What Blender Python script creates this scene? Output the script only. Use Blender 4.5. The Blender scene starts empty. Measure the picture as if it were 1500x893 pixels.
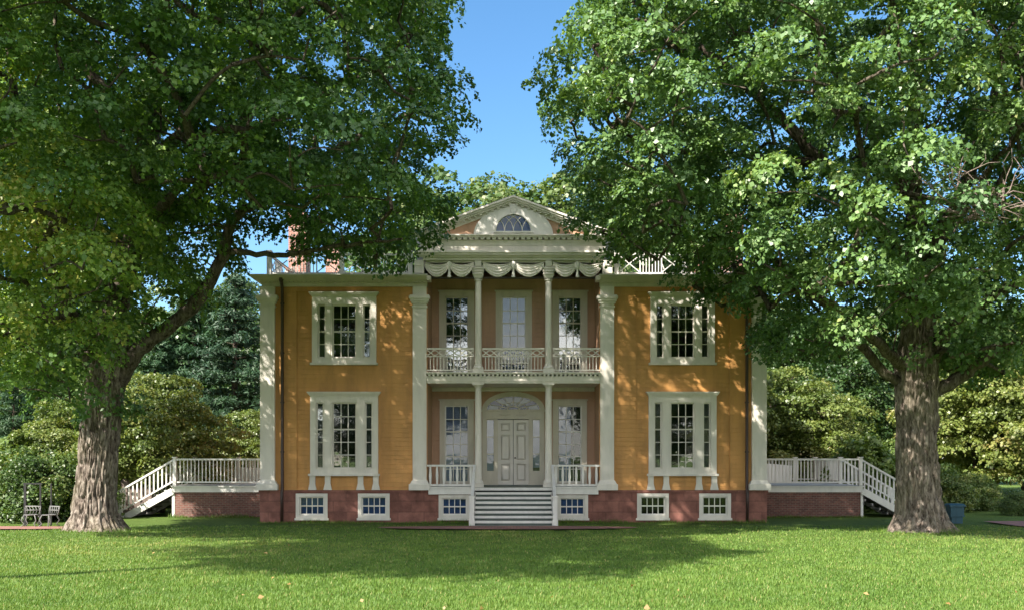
import bpy, math, random
import numpy as np
from mathutils import Vector

# ------------------------------------------------------------------ camera, world, sun, exposure
SC = bpy.context.scene
COL = SC.collection
HORIZON_Y, FOC, CAMZ, CAMD = 670.0, 1500.0, 2.375, 37.5
cam = bpy.data.cameras.new("camera")
cam.sensor_width = 36.0
cam.lens = 36.0
cam.shift_y = (HORIZON_Y - 446.5) / 1500.0
cam.clip_end = 2000
co = bpy.data.objects.new("camera", cam)
COL.objects.link(co)
co.location = (-0.05, -CAMD, CAMZ)
co.rotation_euler = (math.radians(90), 0, 0)
SC.camera = co

SUN_TO = Vector((-0.535, -0.516, 0.669)).normalized()      # towards the sun
SUN_EL = math.asin(SUN_TO.z)
SUN_ROT = math.atan2(SUN_TO.x, SUN_TO.y)
world = bpy.data.worlds.new("World")
SC.world = world
world.use_nodes = True
wn = world.node_tree
bg = wn.nodes["Background"]
sky = wn.nodes.new("ShaderNodeTexSky")
sky.sky_type = 'NISHITA'
sky.sun_disc = False
sky.sun_elevation = SUN_EL
sky.sun_rotation = SUN_ROT
sky.air_density = 1.0
sky.dust_density = 0.5
sky.ozone_density = 4.0
hsv = wn.nodes.new("ShaderNodeHueSaturation")
hsv.inputs['Saturation'].default_value = 1.15
hsv.inputs['Hue'].default_value = 0.494
wn.links.new(sky.outputs[0], hsv.inputs['Color'])
hsv.inputs['Value'].default_value = 0.68
# cumulus behind the photographer, added and brightened to fill the shaded front
wtc = wn.nodes.new("ShaderNodeTexCoord")
wsx = wn.nodes.new("ShaderNodeSeparateXYZ"); wn.links.new(wtc.outputs['Generated'], wsx.inputs[0])
wno = wn.nodes.new("ShaderNodeTexNoise"); wno.inputs['Scale'].default_value = 3.2; wno.inputs['Detail'].default_value = 7; wno.inputs['Roughness'].default_value = 0.6
wmp = wn.nodes.new("ShaderNodeMapping"); wmp.inputs['Scale'].default_value = (1, 1, 2.6)
wn.links.new(wtc.outputs['Generated'], wmp.inputs[0]); wn.links.new(wmp.outputs[0], wno.inputs['Vector'])
wr = wn.nodes.new("ShaderNodeValToRGB"); wr.color_ramp.elements[0].position = 0.36; wr.color_ramp.elements[1].position = 0.66
wn.links.new(wno.outputs[0], wr.inputs[0])
wy = wn.nodes.new("ShaderNodeMapRange"); wy.interpolation_type = 'SMOOTHSTEP'
wy.inputs[1].default_value = 0.0; wy.inputs[2].default_value = -0.45; wn.links.new(wsx.outputs[1], wy.inputs[0])
wm = wn.nodes.new("ShaderNodeMath"); wm.operation = 'MULTIPLY'; wn.links.new(wr.outputs[0], wm.inputs[0]); wn.links.new(wy.outputs[0], wm.inputs[1])
wmix = wn.nodes.new("ShaderNodeMix"); wmix.data_type = 'RGBA'; wmix.inputs[7].default_value = (10.5, 9.9, 8.8, 1)
wn.links.new(wm.outputs[0], wmix.inputs[0]); wn.links.new(hsv.outputs[0], wmix.inputs[6])
wn.links.new(wmix.outputs[2], bg.inputs[0])
bg.inputs[1].default_value = 0.13
sun = bpy.data.lights.new("sun", 'SUN')
sun.energy = 4.8
sun.angle = math.radians(0.53)
sun.color = (1.0, 0.93, 0.82)
so = bpy.data.objects.new("sun", sun)
COL.objects.link(so)
so.rotation_euler = (-SUN_TO).to_track_quat('-Z', 'Y').to_euler()
so.location = (-30, -10, 40)
SC.view_settings.view_transform = 'Standard'
SC.view_settings.look = 'None'
SC.view_settings.exposure = 1.5
SC.view_settings.gamma = 1
SC.view_settings.use_curve_mapping = False
SC.cycles.max_bounces = 7
SC.cycles.diffuse_bounces = 4
SC.cycles.glossy_bounces = 3
SC.cycles.transmission_bounces = 4
SC.cycles.transparent_max_bounces = 8

rng = np.random.default_rng(7)
random.seed(7)

# ------------------------------------------------------------------ helpers: tags, meshes
def tag(o, label=None, cat=None, group=None, kind=None):
    if label: o['label'] = label
    if cat: o['category'] = cat
    if group: o['group'] = group
    if kind: o['kind'] = kind
    return o

def empty(name, loc=(0, 0, 0), rz=0.0, parent=None):
    o = bpy.data.objects.new(name, None)
    o.empty_display_size = 0.3
    COL.objects.link(o)
    o.location = loc
    o.rotation_euler = (0, 0, rz)
    if parent: o.parent = parent
    return o

def copy_tree(o, parent=None):
    c = o.copy()
    COL.objects.link(c)
    if parent: c.parent = parent
    for ch in list(o.children):
        copy_tree(ch, c)
    return c

def link(name, me, mat, parent=None):
    o = bpy.data.objects.new(name, me)
    if mat: me.materials.append(mat)
    COL.objects.link(o)
    if parent: o.parent = parent
    return o

class MB:
    def __init__(self):
        self.v, self.f, self.sm = [], [], []
    def add(self, vs, fs, smooth=False):
        n = len(self.v)
        self.v.extend(tuple(map(float, p)) for p in vs)
        for q in fs:
            self.f.append([i + n for i in q]); self.sm.append(smooth)
        return self
    def box(self, x0, x1, y0, y1, z0, z1):
        return self.add([(x0, y0, z0), (x1, y0, z0), (x1, y1, z0), (x0, y1, z0), (x0, y0, z1), (x1, y0, z1), (x1, y1, z1), (x0, y1, z1)],
                 [(0, 3, 2, 1), (4, 5, 6, 7), (0, 1, 5, 4), (1, 2, 6, 5), (2, 3, 7, 6), (3, 0, 4, 7)])
    def cbox(self, cx, cy, z0, z1, wx, wy):
        return self.box(cx - wx / 2, cx + wx / 2, cy - wy / 2, cy + wy / 2, z0, z1)
    def frustum(self, cx, cy, z0, z1, w0, w1, d0, d1):
        vs = []
        for z, w, d in ((z0, w0, d0), (z1, w1, d1)):
            vs += [(cx - w / 2, cy - d / 2, z), (cx + w / 2, cy - d / 2, z), (cx + w / 2, cy + d / 2, z), (cx - w / 2, cy + d / 2, z)]
        return self.add(vs, [(0, 3, 2, 1), (4, 5, 6, 7), (0, 1, 5, 4), (1, 2, 6, 5), (2, 3, 7, 6), (3, 0, 4, 7)])
    def prism(self, poly, y0, y1):
        n = len(poly)
        vs = [(x, y0, z) for x, z in poly] + [(x, y1, z) for x, z in poly]
        fs = [tuple(range(n)), tuple(range(2 * n - 1, n - 1, -1))] + [(i + n, (i + 1) % n + n, (i + 1) % n, i) for i in range(n)]
        return self.add(vs, fs)
    def bar(self, p, q, w, h, up=(0, 0, 1)):
        p, q = Vector(p), Vector(q)
        d = (q - p).normalized(); u = Vector(up)
        s = d.cross(u)
        if s.length < 1e-4: s = d.cross(Vector((1, 0, 0)))
        s.normalize(); u = s.cross(d).normalized()
        vs = []
        for c in (p, q):
            for a, b in ((-1, -1), (1, -1), (1, 1), (-1, 1)):
                vs.append(c + s * a * w / 2 + u * b * h / 2)
        return self.add(vs, [(0, 1, 2, 3), (7, 6, 5, 4), (0, 4, 5, 1), (1, 5, 6, 2), (2, 6, 7, 3), (3, 7, 4, 0)])
    def tube(self, pts, rad, n=8, cap=True):
        pts = [Vector(p) for p in pts]
        if not hasattr(rad, '__len__'): rad = [rad] * len(pts)
        vs, fs = [], []
        ref = Vector((0.31, 0.87, 0.2))
        for i, p in enumerate(pts):
            d = (pts[min(i + 1, len(pts) - 1)] - pts[max(i - 1, 0)]).normalized()
            a = d.cross(ref).normalized(); b = d.cross(a)
            for k in range(n):
                t = 2 * math.pi * k / n
                vs.append(p + (a * math.cos(t) + b * math.sin(t)) * rad[i])
        for i in range(len(pts) - 1):
            for k in range(n):
                fs.append((i * n + k, i * n + (k + 1) % n, (i + 1) * n + (k + 1) % n, (i + 1) * n + k))
        if cap:
            fs.append(tuple(range(n))[::-1]); fs.append(tuple(range((len(pts) - 1) * n, len(pts) * n)))
        return self.add(vs, fs, True)
    def lathe(self, cx, cy, prof, n=20):
        vs, fs = [], []
        for r, z in prof:
            for k in range(n):
                t = 2 * math.pi * k / n
                vs.append((cx + r * math.cos(t), cy + r * math.sin(t), z))
        m = len(prof)
        for i in range(m - 1):
            for k in range(n):
                fs.append((i * n + k, i * n + (k + 1) % n, (i + 1) * n + (k + 1) % n, (i + 1) * n + k))
        fs.append(tuple(range(n))[::-1]); fs.append(tuple(range((m - 1) * n, m * n)))
        return self.add(vs, fs)
    def arch(self, cx, z0, axo, azo, axi, azi, y0, y1, n=32):
        for i in range(n):
            a, b = math.pi * i / n, math.pi * (i + 1) / n
            q = [(cx + axo * math.cos(a), z0 + azo * math.sin(a)), (cx + axi * math.cos(a), z0 + azi * math.sin(a)),
                 (cx + axi * math.cos(b), z0 + azi * math.sin(b)), (cx + axo * math.cos(b), z0 + azo * math.sin(b))]
            vs = [(x, y0, z) for x, z in q] + [(x, y1, z) for x, z in q]
            self.add(vs, [(0, 1, 2, 3), (7, 6, 5, 4), (0, 3, 7, 4), (1, 5, 6, 2)])
        return self
    def build(self, name, mat, parent=None):
        me = bpy.data.meshes.new(name)
        me.from_pydata(self.v, [], self.f)
        me.polygons.foreach_set("use_smooth", self.sm)
        me.update()
        return link(name, me, mat, parent)

def holed_wall(mb, x0, x1, z0, z1, y, depth, holes):
    """Front face of a wall with rectangular openings and the reveals of those openings."""
    xs = sorted({x0, x1, *[h[0] for h in holes], *[h[1] for h in holes]})
    zs = sorted({z0, z1, *[h[2] for h in holes], *[h[3] for h in holes]})
    xs = [x for x in xs if x0 <= x <= x1]; zs = [z for z in zs if z0 <= z <= z1]
    for a, b in zip(xs, xs[1:]):
        for c, d in zip(zs, zs[1:]):
            mx, mz = (a + b) / 2, (c + d) / 2
            if any(h[0] < mx < h[1] and h[2] < mz < h[3] for h in holes): continue
            mb.add([(a, y, c), (b, y, c), (b, y, d), (a, y, d)], [(0, 1, 2, 3)])
    for a, b, c, d in holes:
        mb.add([(a, y, c), (b, y, c), (b, y, d), (a, y, d), (a, y + depth, c), (b, y + depth, c), (b, y + depth, d), (a, y + depth, d)],
               [(0, 4, 5, 1), (1, 5, 6, 2), (2, 6, 7, 3), (3, 7, 4, 0)])

def np_mesh(name, V, nper, tint=None, smooth=False):
    """Mesh of equal-sized polygons; V is (n*nper, 3)."""
    n = len(V) // nper
    me = bpy.data.meshes.new(name)
    me.vertices.add(len(V)); me.vertices.foreach_set("co", np.ascontiguousarray(V, dtype=np.float32).ravel())
    me.loops.add(n * nper); me.loops.foreach_set("vertex_index", np.arange(n * nper, dtype=np.int32))
    me.polygons.add(n)
    me.polygons.foreach_set("loop_start", np.arange(0, n * nper, nper, dtype=np.int32))
    me.update(calc_edges=True)
    if tint is not None:
        at = me.attributes.new("tint", 'FLOAT', 'FACE')
        at.data.foreach_set("value", np.ascontiguousarray(tint, dtype=np.float32))
    return me

def grid_mesh(name, P, wrap=False, smooth=True):
    """P is (rows, cols, 3)."""
    r, c, _ = P.shape
    idx = np.arange(r * c).reshape(r, c)
    if wrap:
        a = idx[:-1]; b = np.roll(idx, -1, 1)[:-1]; d = idx[1:]; e = np.roll(idx, -1, 1)[1:]
    else:
        a = idx[:-1, :-1]; b = idx[:-1, 1:]; d = idx[1:, :-1]; e = idx[1:, 1:]
    F = np.stack([a, b, e, d], -1).reshape(-1, 4)
    me = bpy.data.meshes.new(name)
    me.vertices.add(r * c); me.vertices.foreach_set("co", P.astype(np.float32).ravel())
    me.loops.add(F.size); me.loops.foreach_set("vertex_index", F.astype(np.int32).ravel())
    me.polygons.add(len(F)); me.polygons.foreach_set("loop_start", np.arange(0, F.size, 4, dtype=np.int32))
    me.update(calc_edges=True)
    me.polygons.foreach_set("use_smooth", np.full(len(F), smooth))
    return me

def vnoise(P, seed=0):
    """Smooth value noise in 0..1 for an (n,3) array."""
    P = np.asarray(P, dtype=np.float64)
    I = np.floor(P).astype(np.int64); f = P - I; f = f * f * (3 - 2 * f)
    def h(i, j, k):
        n = (i * 374761393 + j * 668265263 + k * 2147483647 + seed * 974634777) & 0xffffffff
        n = ((n ^ (n >> 13)) * 1274126177) & 0xffffffff
        n = (n ^ (n >> 16)) & 0xffff
        return n / 65535.0
    out = 0
    for dx in (0, 1):
        for dy in (0, 1):
            for dz in (0, 1):
                w = (f[:, 0] if dx else 1 - f[:, 0]) * (f[:, 1] if dy else 1 - f[:, 1]) * (f[:, 2] if dz else 1 - f[:, 2])
                out = out + w * h(I[:, 0] + dx, I[:, 1] + dy, I[:, 2] + dz)
    return out

# ------------------------------------------------------------------ materials
def newmat(name):
    m = bpy.data.materials.new(name); m.use_nodes = True
    nt = m.node_tree
    return m, nt, nt.nodes["Principled BSDF"]
def N(nt, t, **kw):
    n = nt.nodes.new(t)
    for k, v in kw.items():
        if k in n.inputs: n.inputs[k].default_value = v
        else: setattr(n, k, v)
    return n
def ramp(nt, stops):
    r = nt.nodes.new("ShaderNodeValToRGB")
    e = r.color_ramp.elements
    while len(e) < len(stops): e.new(0.5)
    for el, (p, c) in zip(e, stops):
        el.position = p; el.color = (*c, 1)
    return r
def L(nt, a, b): nt.links.new(a, b)
def scalec(c, k): return tuple(min(1, x * k) for x in c)

def paint(name, col, rough=0.5, var=0.12, scale=3.0, boards=None, bump=0.15, streak=True):
    """Weathered paint: soft stains, optional horizontal or vertical board joints."""
    m, nt, p = newmat(name)
    tc = N(nt, "ShaderNodeTexCoord")
    mp = N(nt, "ShaderNodeMapping"); mp.inputs['Scale'].default_value = (scale, scale, scale * (0.25 if streak else 1))
    L(nt, tc.outputs['Object'], mp.inputs[0])
    no = N(nt, "ShaderNodeTexNoise", Scale=1.0, Detail=6.0, Roughness=0.65)
    L(nt, mp.outputs[0], no.inputs['Vector'])
    r = ramp(nt, [(0.3, scalec(col, 1 - var * 1.6)), (0.55, col), (0.8, scalec(col, 1 + var * 0.6))])
    L(nt, no.outputs[0], r.inputs[0]); L(nt, r.outputs[0], p.inputs['Base Color'])
    p.inputs['Roughness'].default_value = rough
    n2 = N(nt, "ShaderNodeTexNoise", Scale=60.0, Detail=3.0)
    L(nt, tc.outputs['Object'], n2.inputs['Vector'])
    b = N(nt, "ShaderNodeBump", Strength=bump, Distance=0.01)
    if boards:
        axis, pitch = boards
        sx = N(nt, "ShaderNodeSeparateXYZ"); L(nt, tc.outputs['Object'], sx.inputs[0])
        mu = N(nt, "ShaderNodeMath", operation='DIVIDE'); mu.inputs[1].default_value = pitch
        L(nt, sx.outputs[axis], mu.inputs[0])
        fr = N(nt, "ShaderNodeMath", operation='FRACT'); L(nt, mu.outputs[0], fr.inputs[0])
        rr = ramp(nt, [(0.0, (0, 0, 0)), (0.07, (0.85,) * 3), (1.0, (1, 1, 1))])
        L(nt, fr.outputs[0], rr.inputs[0])
        ad = N(nt, "ShaderNodeMath", operation='MULTIPLY_ADD'); ad.inputs[1].default_value = 0.25
        L(nt, n2.outputs[0], ad.inputs[0]); L(nt, rr.outputs[0], ad.inputs[2])
        L(nt, ad.outputs[0], b.inputs['Height'])
        b.inputs['Distance'].default_value = 0.016; b.inputs['Strength'].default_value = 0.6
    else:
        L(nt, n2.outputs[0], b.inputs['Height'])
    L(nt, b.outputs[0], p.inputs['Normal'])
    return m

def brickmat(name, c1, c2, mortar, bw, bh, ms, flat=False, var=0.3):
    m, nt, p = newmat(name)
    tc = N(nt, "ShaderNodeTexCoord")
    sx = N(nt, "ShaderNodeSeparateXYZ"); L(nt, tc.outputs['Object'], sx.inputs[0])
    cx = N(nt, "ShaderNodeCombineXYZ")
    ad = N(nt, "ShaderNodeMath", operation='ADD')
    L(nt, sx.outputs[0], ad.inputs[0])
    if flat:
        L(nt, sx.outputs[0], cx.inputs[0]); L(nt, sx.outputs[1], cx.inputs[1])
    else:
        L(nt, sx.outputs[1], ad.inputs[1]); L(nt, ad.outputs[0], cx.inputs[0]); L(nt, sx.outputs[2], cx.inputs[1])
    br = N(nt, "ShaderNodeTexBrick")
    br.inputs['Color1'].default_value = (*c1, 1); br.inputs['Color2'].default_value = (*c2, 1); br.inputs['Mortar'].default_value = (*mortar, 1)
    br.inputs['Scale'].default_value = 1.0
    br.inputs['Brick Width'].default_value = bw; br.inputs['Row Height'].default_value = bh; br.inputs['Mortar Size'].default_value = ms
    L(nt, cx.outputs[0], br.inputs['Vector'])
    no = N(nt, "ShaderNodeTexNoise", Scale=2.2, Detail=8.0, Roughness=0.7)
    L(nt, tc.outputs['Object'], no.inputs['Vector'])
    r = ramp(nt, [(0.3, (1 - var,) * 3), (0.7, (1 + var,) * 3)]); L(nt, no.outputs[0], r.inputs[0])
    mx = N(nt, "ShaderNodeMix", data_type='RGBA', blend_type='MULTIPLY'); mx.inputs[0].default_value = 1
    L(nt, br.outputs[0], mx.inputs[6]); L(nt, r.outputs[0], mx.inputs[7])
    L(nt, mx.outputs[2], p.inputs['Base Color'])
    p.inputs['Roughness'].default_value = 0.85
    b = N(nt, "ShaderNodeBump", Strength=0.6, Distance=0.01); b.invert = True
    L(nt, br.outputs['Fac'], b.inputs['Height']); L(nt, b.outputs[0], p.inputs['Normal'])
    return m

def glassmat(name, refl=0.15, tint=(0.75, 0.78, 0.8)):
    m, nt, p = newmat(name)
    nt.nodes.remove(p)
    out = nt.nodes["Material Output"]
    g = N(nt, "ShaderNodeBsdfGlossy", Roughness=0.03)
    g.inputs['Color'].default_value = (0.95, 0.97, 1, 1)
    t = N(nt, "ShaderNodeBsdfTransparent"); t.inputs[0].default_value = (*tint, 1)
    fr = N(nt, "ShaderNodeFresnel", IOR=1.45)
    ad = N(nt, "ShaderNodeMath", operation='ADD'); ad.inputs[1].default_value = refl - 0.035; ad.use_clamp = True
    mx = N(nt, "ShaderNodeMixShader")
    tc = N(nt, "ShaderNodeTexCoord")
    no = N(nt, "ShaderNodeTexNoise", Scale=3.5, Detail=1.5); L(nt, tc.outputs['Object'], no.inputs['Vector'])
    b = N(nt, "ShaderNodeBump", Strength=0.13, Distance=0.02); L(nt, no.outputs[0], b.inputs['Height'])
    L(nt, b.outputs[0], g.inputs['Normal'])
    L(nt, fr.outputs[0], ad.inputs[0]); L(nt, ad.outputs[0], mx.inputs[0]); L(nt, t.outputs[0], mx.inputs[1]); L(nt, g.outputs[0], mx.inputs[2])
    L(nt, mx.outputs[0], out.inputs[0])
    return m

def leafmat(name, stops, transl=0.35, rough=0.43, objvar=0.0, spec=0.5):
    m, nt, p = newmat(name)
    at = N(nt, "ShaderNodeAttribute"); at.attribute_name = "tint"
    r = ramp(nt, stops)
    L(nt, at.outputs['Fac'], r.inputs[0])
    col = r.outputs[0]
    if objvar:
        oi = N(nt, "ShaderNodeObjectInfo")
        hs = N(nt, "ShaderNodeHueSaturation")
        mr = N(nt, "ShaderNodeMapRange"); mr.inputs[3].default_value = 1 - objvar; mr.inputs[4].default_value = 1 + objvar
        L(nt, oi.outputs['Random'], mr.inputs[0]); L(nt, mr.outputs[0], hs.inputs['Value'])
        mr2 = N(nt, "ShaderNodeMapRange"); mr2.inputs[3].default_value = 0.5 + objvar * 0.07; mr2.inputs[4].default_value = 0.5 - objvar * 0.07
        L(nt, oi.outputs['Random'], mr2.inputs[0]); L(nt, mr2.outputs[0], hs.inputs['Hue'])
        L(nt, col, hs.inputs['Color']); col = hs.outputs[0]
    L(nt, col, p.inputs['Base Color'])
    p.inputs['Roughness'].default_value = rough
    p.inputs['Specular IOR Level'].default_value = spec
    tr = N(nt, "ShaderNodeBsdfTranslucent")
    g = N(nt, "ShaderNodeMix", data_type='RGBA', blend_type='MULTIPLY'); g.inputs[0].default_value = 1
    g.inputs[7].default_value = (1.5, 1.5, 0.6, 1)
    L(nt, col, g.inputs[6]); L(nt, g.outputs[2], tr.inputs[0])
    mx = N(nt, "ShaderNodeMixShader"); mx.inputs[0].default_value = transl
    L(nt, p.outputs[0], mx.inputs[1]); L(nt, tr.outputs[0], mx.inputs[2])
    L(nt, mx.outputs[0], nt.nodes["Material Output"].inputs[0])
    return m

def barkmat(name, c0, c1, c2, sc=1.0):
    m, nt, p = newmat(name)
    tc = N(nt, "ShaderNodeTexCoord")
    mp = N(nt, "ShaderNodeMapping"); mp.inputs['Scale'].default_value = (11 * sc, 11 * sc, 3.2 * sc)
    L(nt, tc.outputs['Object'], mp.inputs[0])
    no = N(nt, "ShaderNodeTexNoise", Scale=1.0, Detail=9.0, Roughness=0.7, Distortion=0.6)
    L(nt, mp.outputs[0], no.inputs['Vector'])
    r = ramp(nt, [(0.38, c0), (0.5, c1), (0.64, c2)])
    L(nt, no.outputs[0], r.inputs[0])
    n2 = N(nt, "ShaderNodeTexNoise", Scale=1.3, Detail=4.0); L(nt, tc.outputs['Object'], n2.inputs['Vector'])
    r2 = ramp(nt, [(0.45, (0, 0, 0)), (0.75, (1, 1, 1))]); L(nt, n2.outputs[0], r2.inputs[0])
    mx = N(nt, "ShaderNodeMix", data_type='RGBA'); mx.inputs[7].default_value = (0.13, 0.13, 0.06, 1)
    ml = N(nt, "ShaderNodeMath", operation='MULTIPLY'); ml.inputs[1].default_value = 0.4
    L(nt, r2.outputs[0], ml.inputs[0]); L(nt, ml.outputs[0], mx.inputs[0]); L(nt, r.outputs[0], mx.inputs[6])
    L(nt, mx.outputs[2], p.inputs['Base Color'])
    p.inputs['Roughness'].default_value = 0.95; p.inputs['Specular IOR Level'].default_value = 0.1
    b = N(nt, "ShaderNodeBump", Strength=0.9, Distance=0.05); L(nt, no.outputs[0], b.inputs['Height']); L(nt, b.outputs[0], p.inputs['Normal'])
    return m

M = {}
M['ochre'] = paint('ochre_siding', (0.62, 0.31, 0.098), 0.55, 0.17, 2.0, boards=(2, 0.165))
M['peach'] = paint('peach_boards', (0.53, 0.318, 0.205), 0.55, 0.13, 2.0, boards=(2, 0.19))
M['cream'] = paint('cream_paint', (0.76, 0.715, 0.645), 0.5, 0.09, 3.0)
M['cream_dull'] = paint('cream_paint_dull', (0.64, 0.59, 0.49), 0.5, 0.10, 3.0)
M['white'] = paint('white_paint', (0.78, 0.755, 0.715), 0.45, 0.08, 4.0)
M['door'] = paint('grey_white_door_paint', (0.74, 0.70, 0.645), 0.4, 0.05, 4.0)
M['stone'] = brickmat('brownstone_blocks', (0.215, 0.088, 0.068), (0.29, 0.125, 0.098), (0.16, 0.07, 0.056), 0.95, 0.4, 0.012, var=0.42)
M['brick'] = brickmat('red_brick', (0.21, 0.08, 0.06), (0.12, 0.05, 0.043), (0.2, 0.14, 0.115), 0.21, 0.073, 0.012, var=0.35)
M['chimney'] = brickmat('pink_brick', (0.42, 0.19, 0.14), (0.33, 0.14, 0.11), (0.4, 0.3, 0.26), 0.21, 0.073, 0.012)
M['path'] = brickmat('path_brick', (0.36, 0.16, 0.125), (0.27, 0.115, 0.09), (0.16, 0.11, 0.085), 0.21, 0.105, 0.012, flat=True)
M['slate'] = paint('slate_roof', (0.12, 0.13, 0.15), 0.6, 0.2, 3.0, boards=(2, 0.08))
M['dark_interior'] = paint('dark_interior', (0.05, 0.045, 0.04), 0.9, 0.2, 1.0)
M['green_tread'] = paint('green_grey_floor_paint', (0.10, 0.13, 0.115), 0.5, 0.15, 4.0)
M['deck_grey'] = paint('grey_deck_boards', (0.38, 0.38, 0.36), 0.6, 0.15, 3.0, boards=(1, 0.12))
M['blind'] = paint('pale_window_shade', (0.42, 0.47, 0.66), 0.8, 0.04, 2.0)  # sky reflection painted on pale panels set behind the panes
M['blind_blue'] = paint('blue_window_shade', (0.10, 0.21, 0.52), 0.8, 0.08, 2.0)
M['blind_fan'] = paint('deep_blue_shade', (0.035, 0.075, 0.22), 0.8, 0.08, 2.0)
M['blind_lunette'] = paint('lunette_blue', (0.10, 0.24, 0.62), 0.8, 0.05, 2.0)  # sky mirrored in the lunette, painted as an even blue
M['curtain'] = paint('curtain_cloth', (0.5, 0.49, 0.45), 0.9, 0.1, 2.0)
M['glass'] = glassmat('old_window_glass')
M['glass_dull'] = glassmat('dull_window_glass', 0.045)
M['glass_fan'] = glassmat('fanlight_glass', 0.02)
M['pipe'] = paint('dark_brown_metal', (0.05, 0.025, 0.02), 0.45, 0.1, 4.0)
M['black_iron'] = paint('black_iron', (0.012, 0.012, 0.013), 0.5, 0.1, 6.0)
M['grey_iron'] = paint('weathered_white_iron', (0.17, 0.17, 0.165), 0.6, 0.25, 12.0, streak=False)
M['brass'] = paint('dark_brass', (0.08, 0.06, 0.035), 0.35, 0.1, 6.0)
M['teal'] = paint('blue_teal_paint', (0.018, 0.075, 0.11), 0.5, 0.2, 6.0)
M['wood'] = paint('weathered_wood', (0.17, 0.13, 0.11), 0.8, 0.3, 8.0)
M['bark_left'] = barkmat('left_maple_bark', (0.035, 0.027, 0.022), (0.155, 0.125, 0.105), (0.36, 0.31, 0.27))
M['bark_right'] = barkmat('right_maple_bark', (0.05, 0.038, 0.031), (0.185, 0.15, 0.125), (0.35, 0.295, 0.25))
M['bark_dark'] = barkmat('dark_bark', (0.02, 0.016, 0.014), (0.07, 0.055, 0.045), (0.13, 0.11, 0.09))
M['bark_limb'] = barkmat('limb_bark', (0.03, 0.023, 0.019), (0.10, 0.08, 0.065), (0.19, 0.16, 0.135))
M['twig'] = barkmat('dead_twig_bark', (0.16, 0.12, 0.11), (0.25, 0.19, 0.17), (0.34, 0.27, 0.24), 3)
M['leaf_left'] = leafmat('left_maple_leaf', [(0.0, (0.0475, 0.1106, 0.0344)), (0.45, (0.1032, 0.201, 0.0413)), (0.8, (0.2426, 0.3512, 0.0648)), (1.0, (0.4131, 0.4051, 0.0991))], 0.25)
M['leaf_right'] = leafmat('right_maple_leaf', [(0.0, (0.0573, 0.1234, 0.0455)), (0.45, (0.1074, 0.199, 0.0628)), (0.8, (0.179, 0.2786, 0.0798)), (1.0, (0.3103, 0.3382, 0.1284))], 0.24)
M['leaf_wood'] = leafmat('woodland_leaf', [(0.0, (0.0359, 0.0776, 0.0246)), (0.5, (0.0733, 0.132, 0.0351)), (1.0, (0.1713, 0.2018, 0.0615))], 0.3, objvar=0.35)
M['leaf_dogwood'] = leafmat('dogwood_leaf', [(0.0, (0.0615, 0.1034, 0.0238)), (0.5, (0.1453, 0.193, 0.0446)), (0.8, (0.2348, 0.2481, 0.0745)), (1.0, (0.3131, 0.2345, 0.1043))], 0.3, objvar=0.08)
M['needle'] = leafmat('pine_needle', [(0.0, (0.0141, 0.0466, 0.0216)), (0.6, (0.0292, 0.0757, 0.0306)), (1.0, (0.0585, 0.1165, 0.0404))], 0.15, rough=0.6, objvar=0.25)
M['leaf_shrub'] = leafmat('shrub_leaf', [(0.0, (0.0573, 0.1037, 0.026)), (0.6, (0.1229, 0.1852, 0.0465)), (1.0, (0.2621, 0.2668, 0.0837))], 0.3, objvar=0.3)
M['leaf_pale'] = leafmat('pale_shrub_leaf', [(0.0, (0.088, 0.143, 0.033)), (0.6, (0.154, 0.22, 0.055)), (1.0, (0.242, 0.297, 0.099))], 0.35)
M['grass_blade'] = leafmat('grass_blade', [(0.0, (0.0697, 0.146, 0.0222)), (0.5, (0.1316, 0.2262, 0.039)), (0.85, (0.2011, 0.2773, 0.0626)), (1.0, (0.3868, 0.3356, 0.139))], 0.3, rough=0.5, spec=0.3)
M['fallen'] = leafmat('fallen_leaf', [(0.0, (0.30, 0.17, 0.06)), (1.0, (0.42, 0.30, 0.14))], 0.2)

def lawnmat():
    m, nt, p = newmat('lawn_turf')
    tc = N(nt, "ShaderNodeTexCoord")
    a = N(nt, "ShaderNodeTexNoise", Scale=0.35, Detail=5.0, Roughness=0.6); L(nt, tc.outputs['Object'], a.inputs['Vector'])
    b = N(nt, "ShaderNodeTexNoise", Scale=9.0, Detail=6.0, Roughness=0.75); L(nt, tc.outputs['Object'], b.inputs['Vector'])
    r = ramp(nt, [(0.3, (0.065, 0.115, 0.022)), (0.55, (0.105, 0.165, 0.034)), (0.8, (0.17, 0.205, 0.06))])
    mx = N(nt, "ShaderNodeMath", operation='MULTIPLY_ADD'); mx.inputs[1].default_value = 0.45
    hf = N(nt, "ShaderNodeMath", operation='MULTIPLY'); hf.inputs[1].default_value = 0.55
    L(nt, a.outputs[0], mx.inputs[0]); L(nt, b.outputs[0], hf.inputs[0]); L(nt, hf.outputs[0], mx.inputs[2])
    L(nt, mx.outputs[0], r.inputs[0]); L(nt, r.outputs[0], p.inputs['Base Color'])
    p.inputs['Roughness'].default_value = 0.9; p.inputs['Specular IOR Level'].default_value = 0.15
    c = N(nt, "ShaderNodeTexNoise", Scale=28.0, Detail=4.0, Roughness=0.8); L(nt, tc.outputs['Object'], c.inputs['Vector'])
    bu = N(nt, "ShaderNodeBump", Strength=1.0, Distance=0.06); L(nt, c.outputs[0], bu.inputs['Height']); L(nt, bu.outputs[0], p.inputs['Normal'])
    return m
M['lawn'] = lawnmat()

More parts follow.
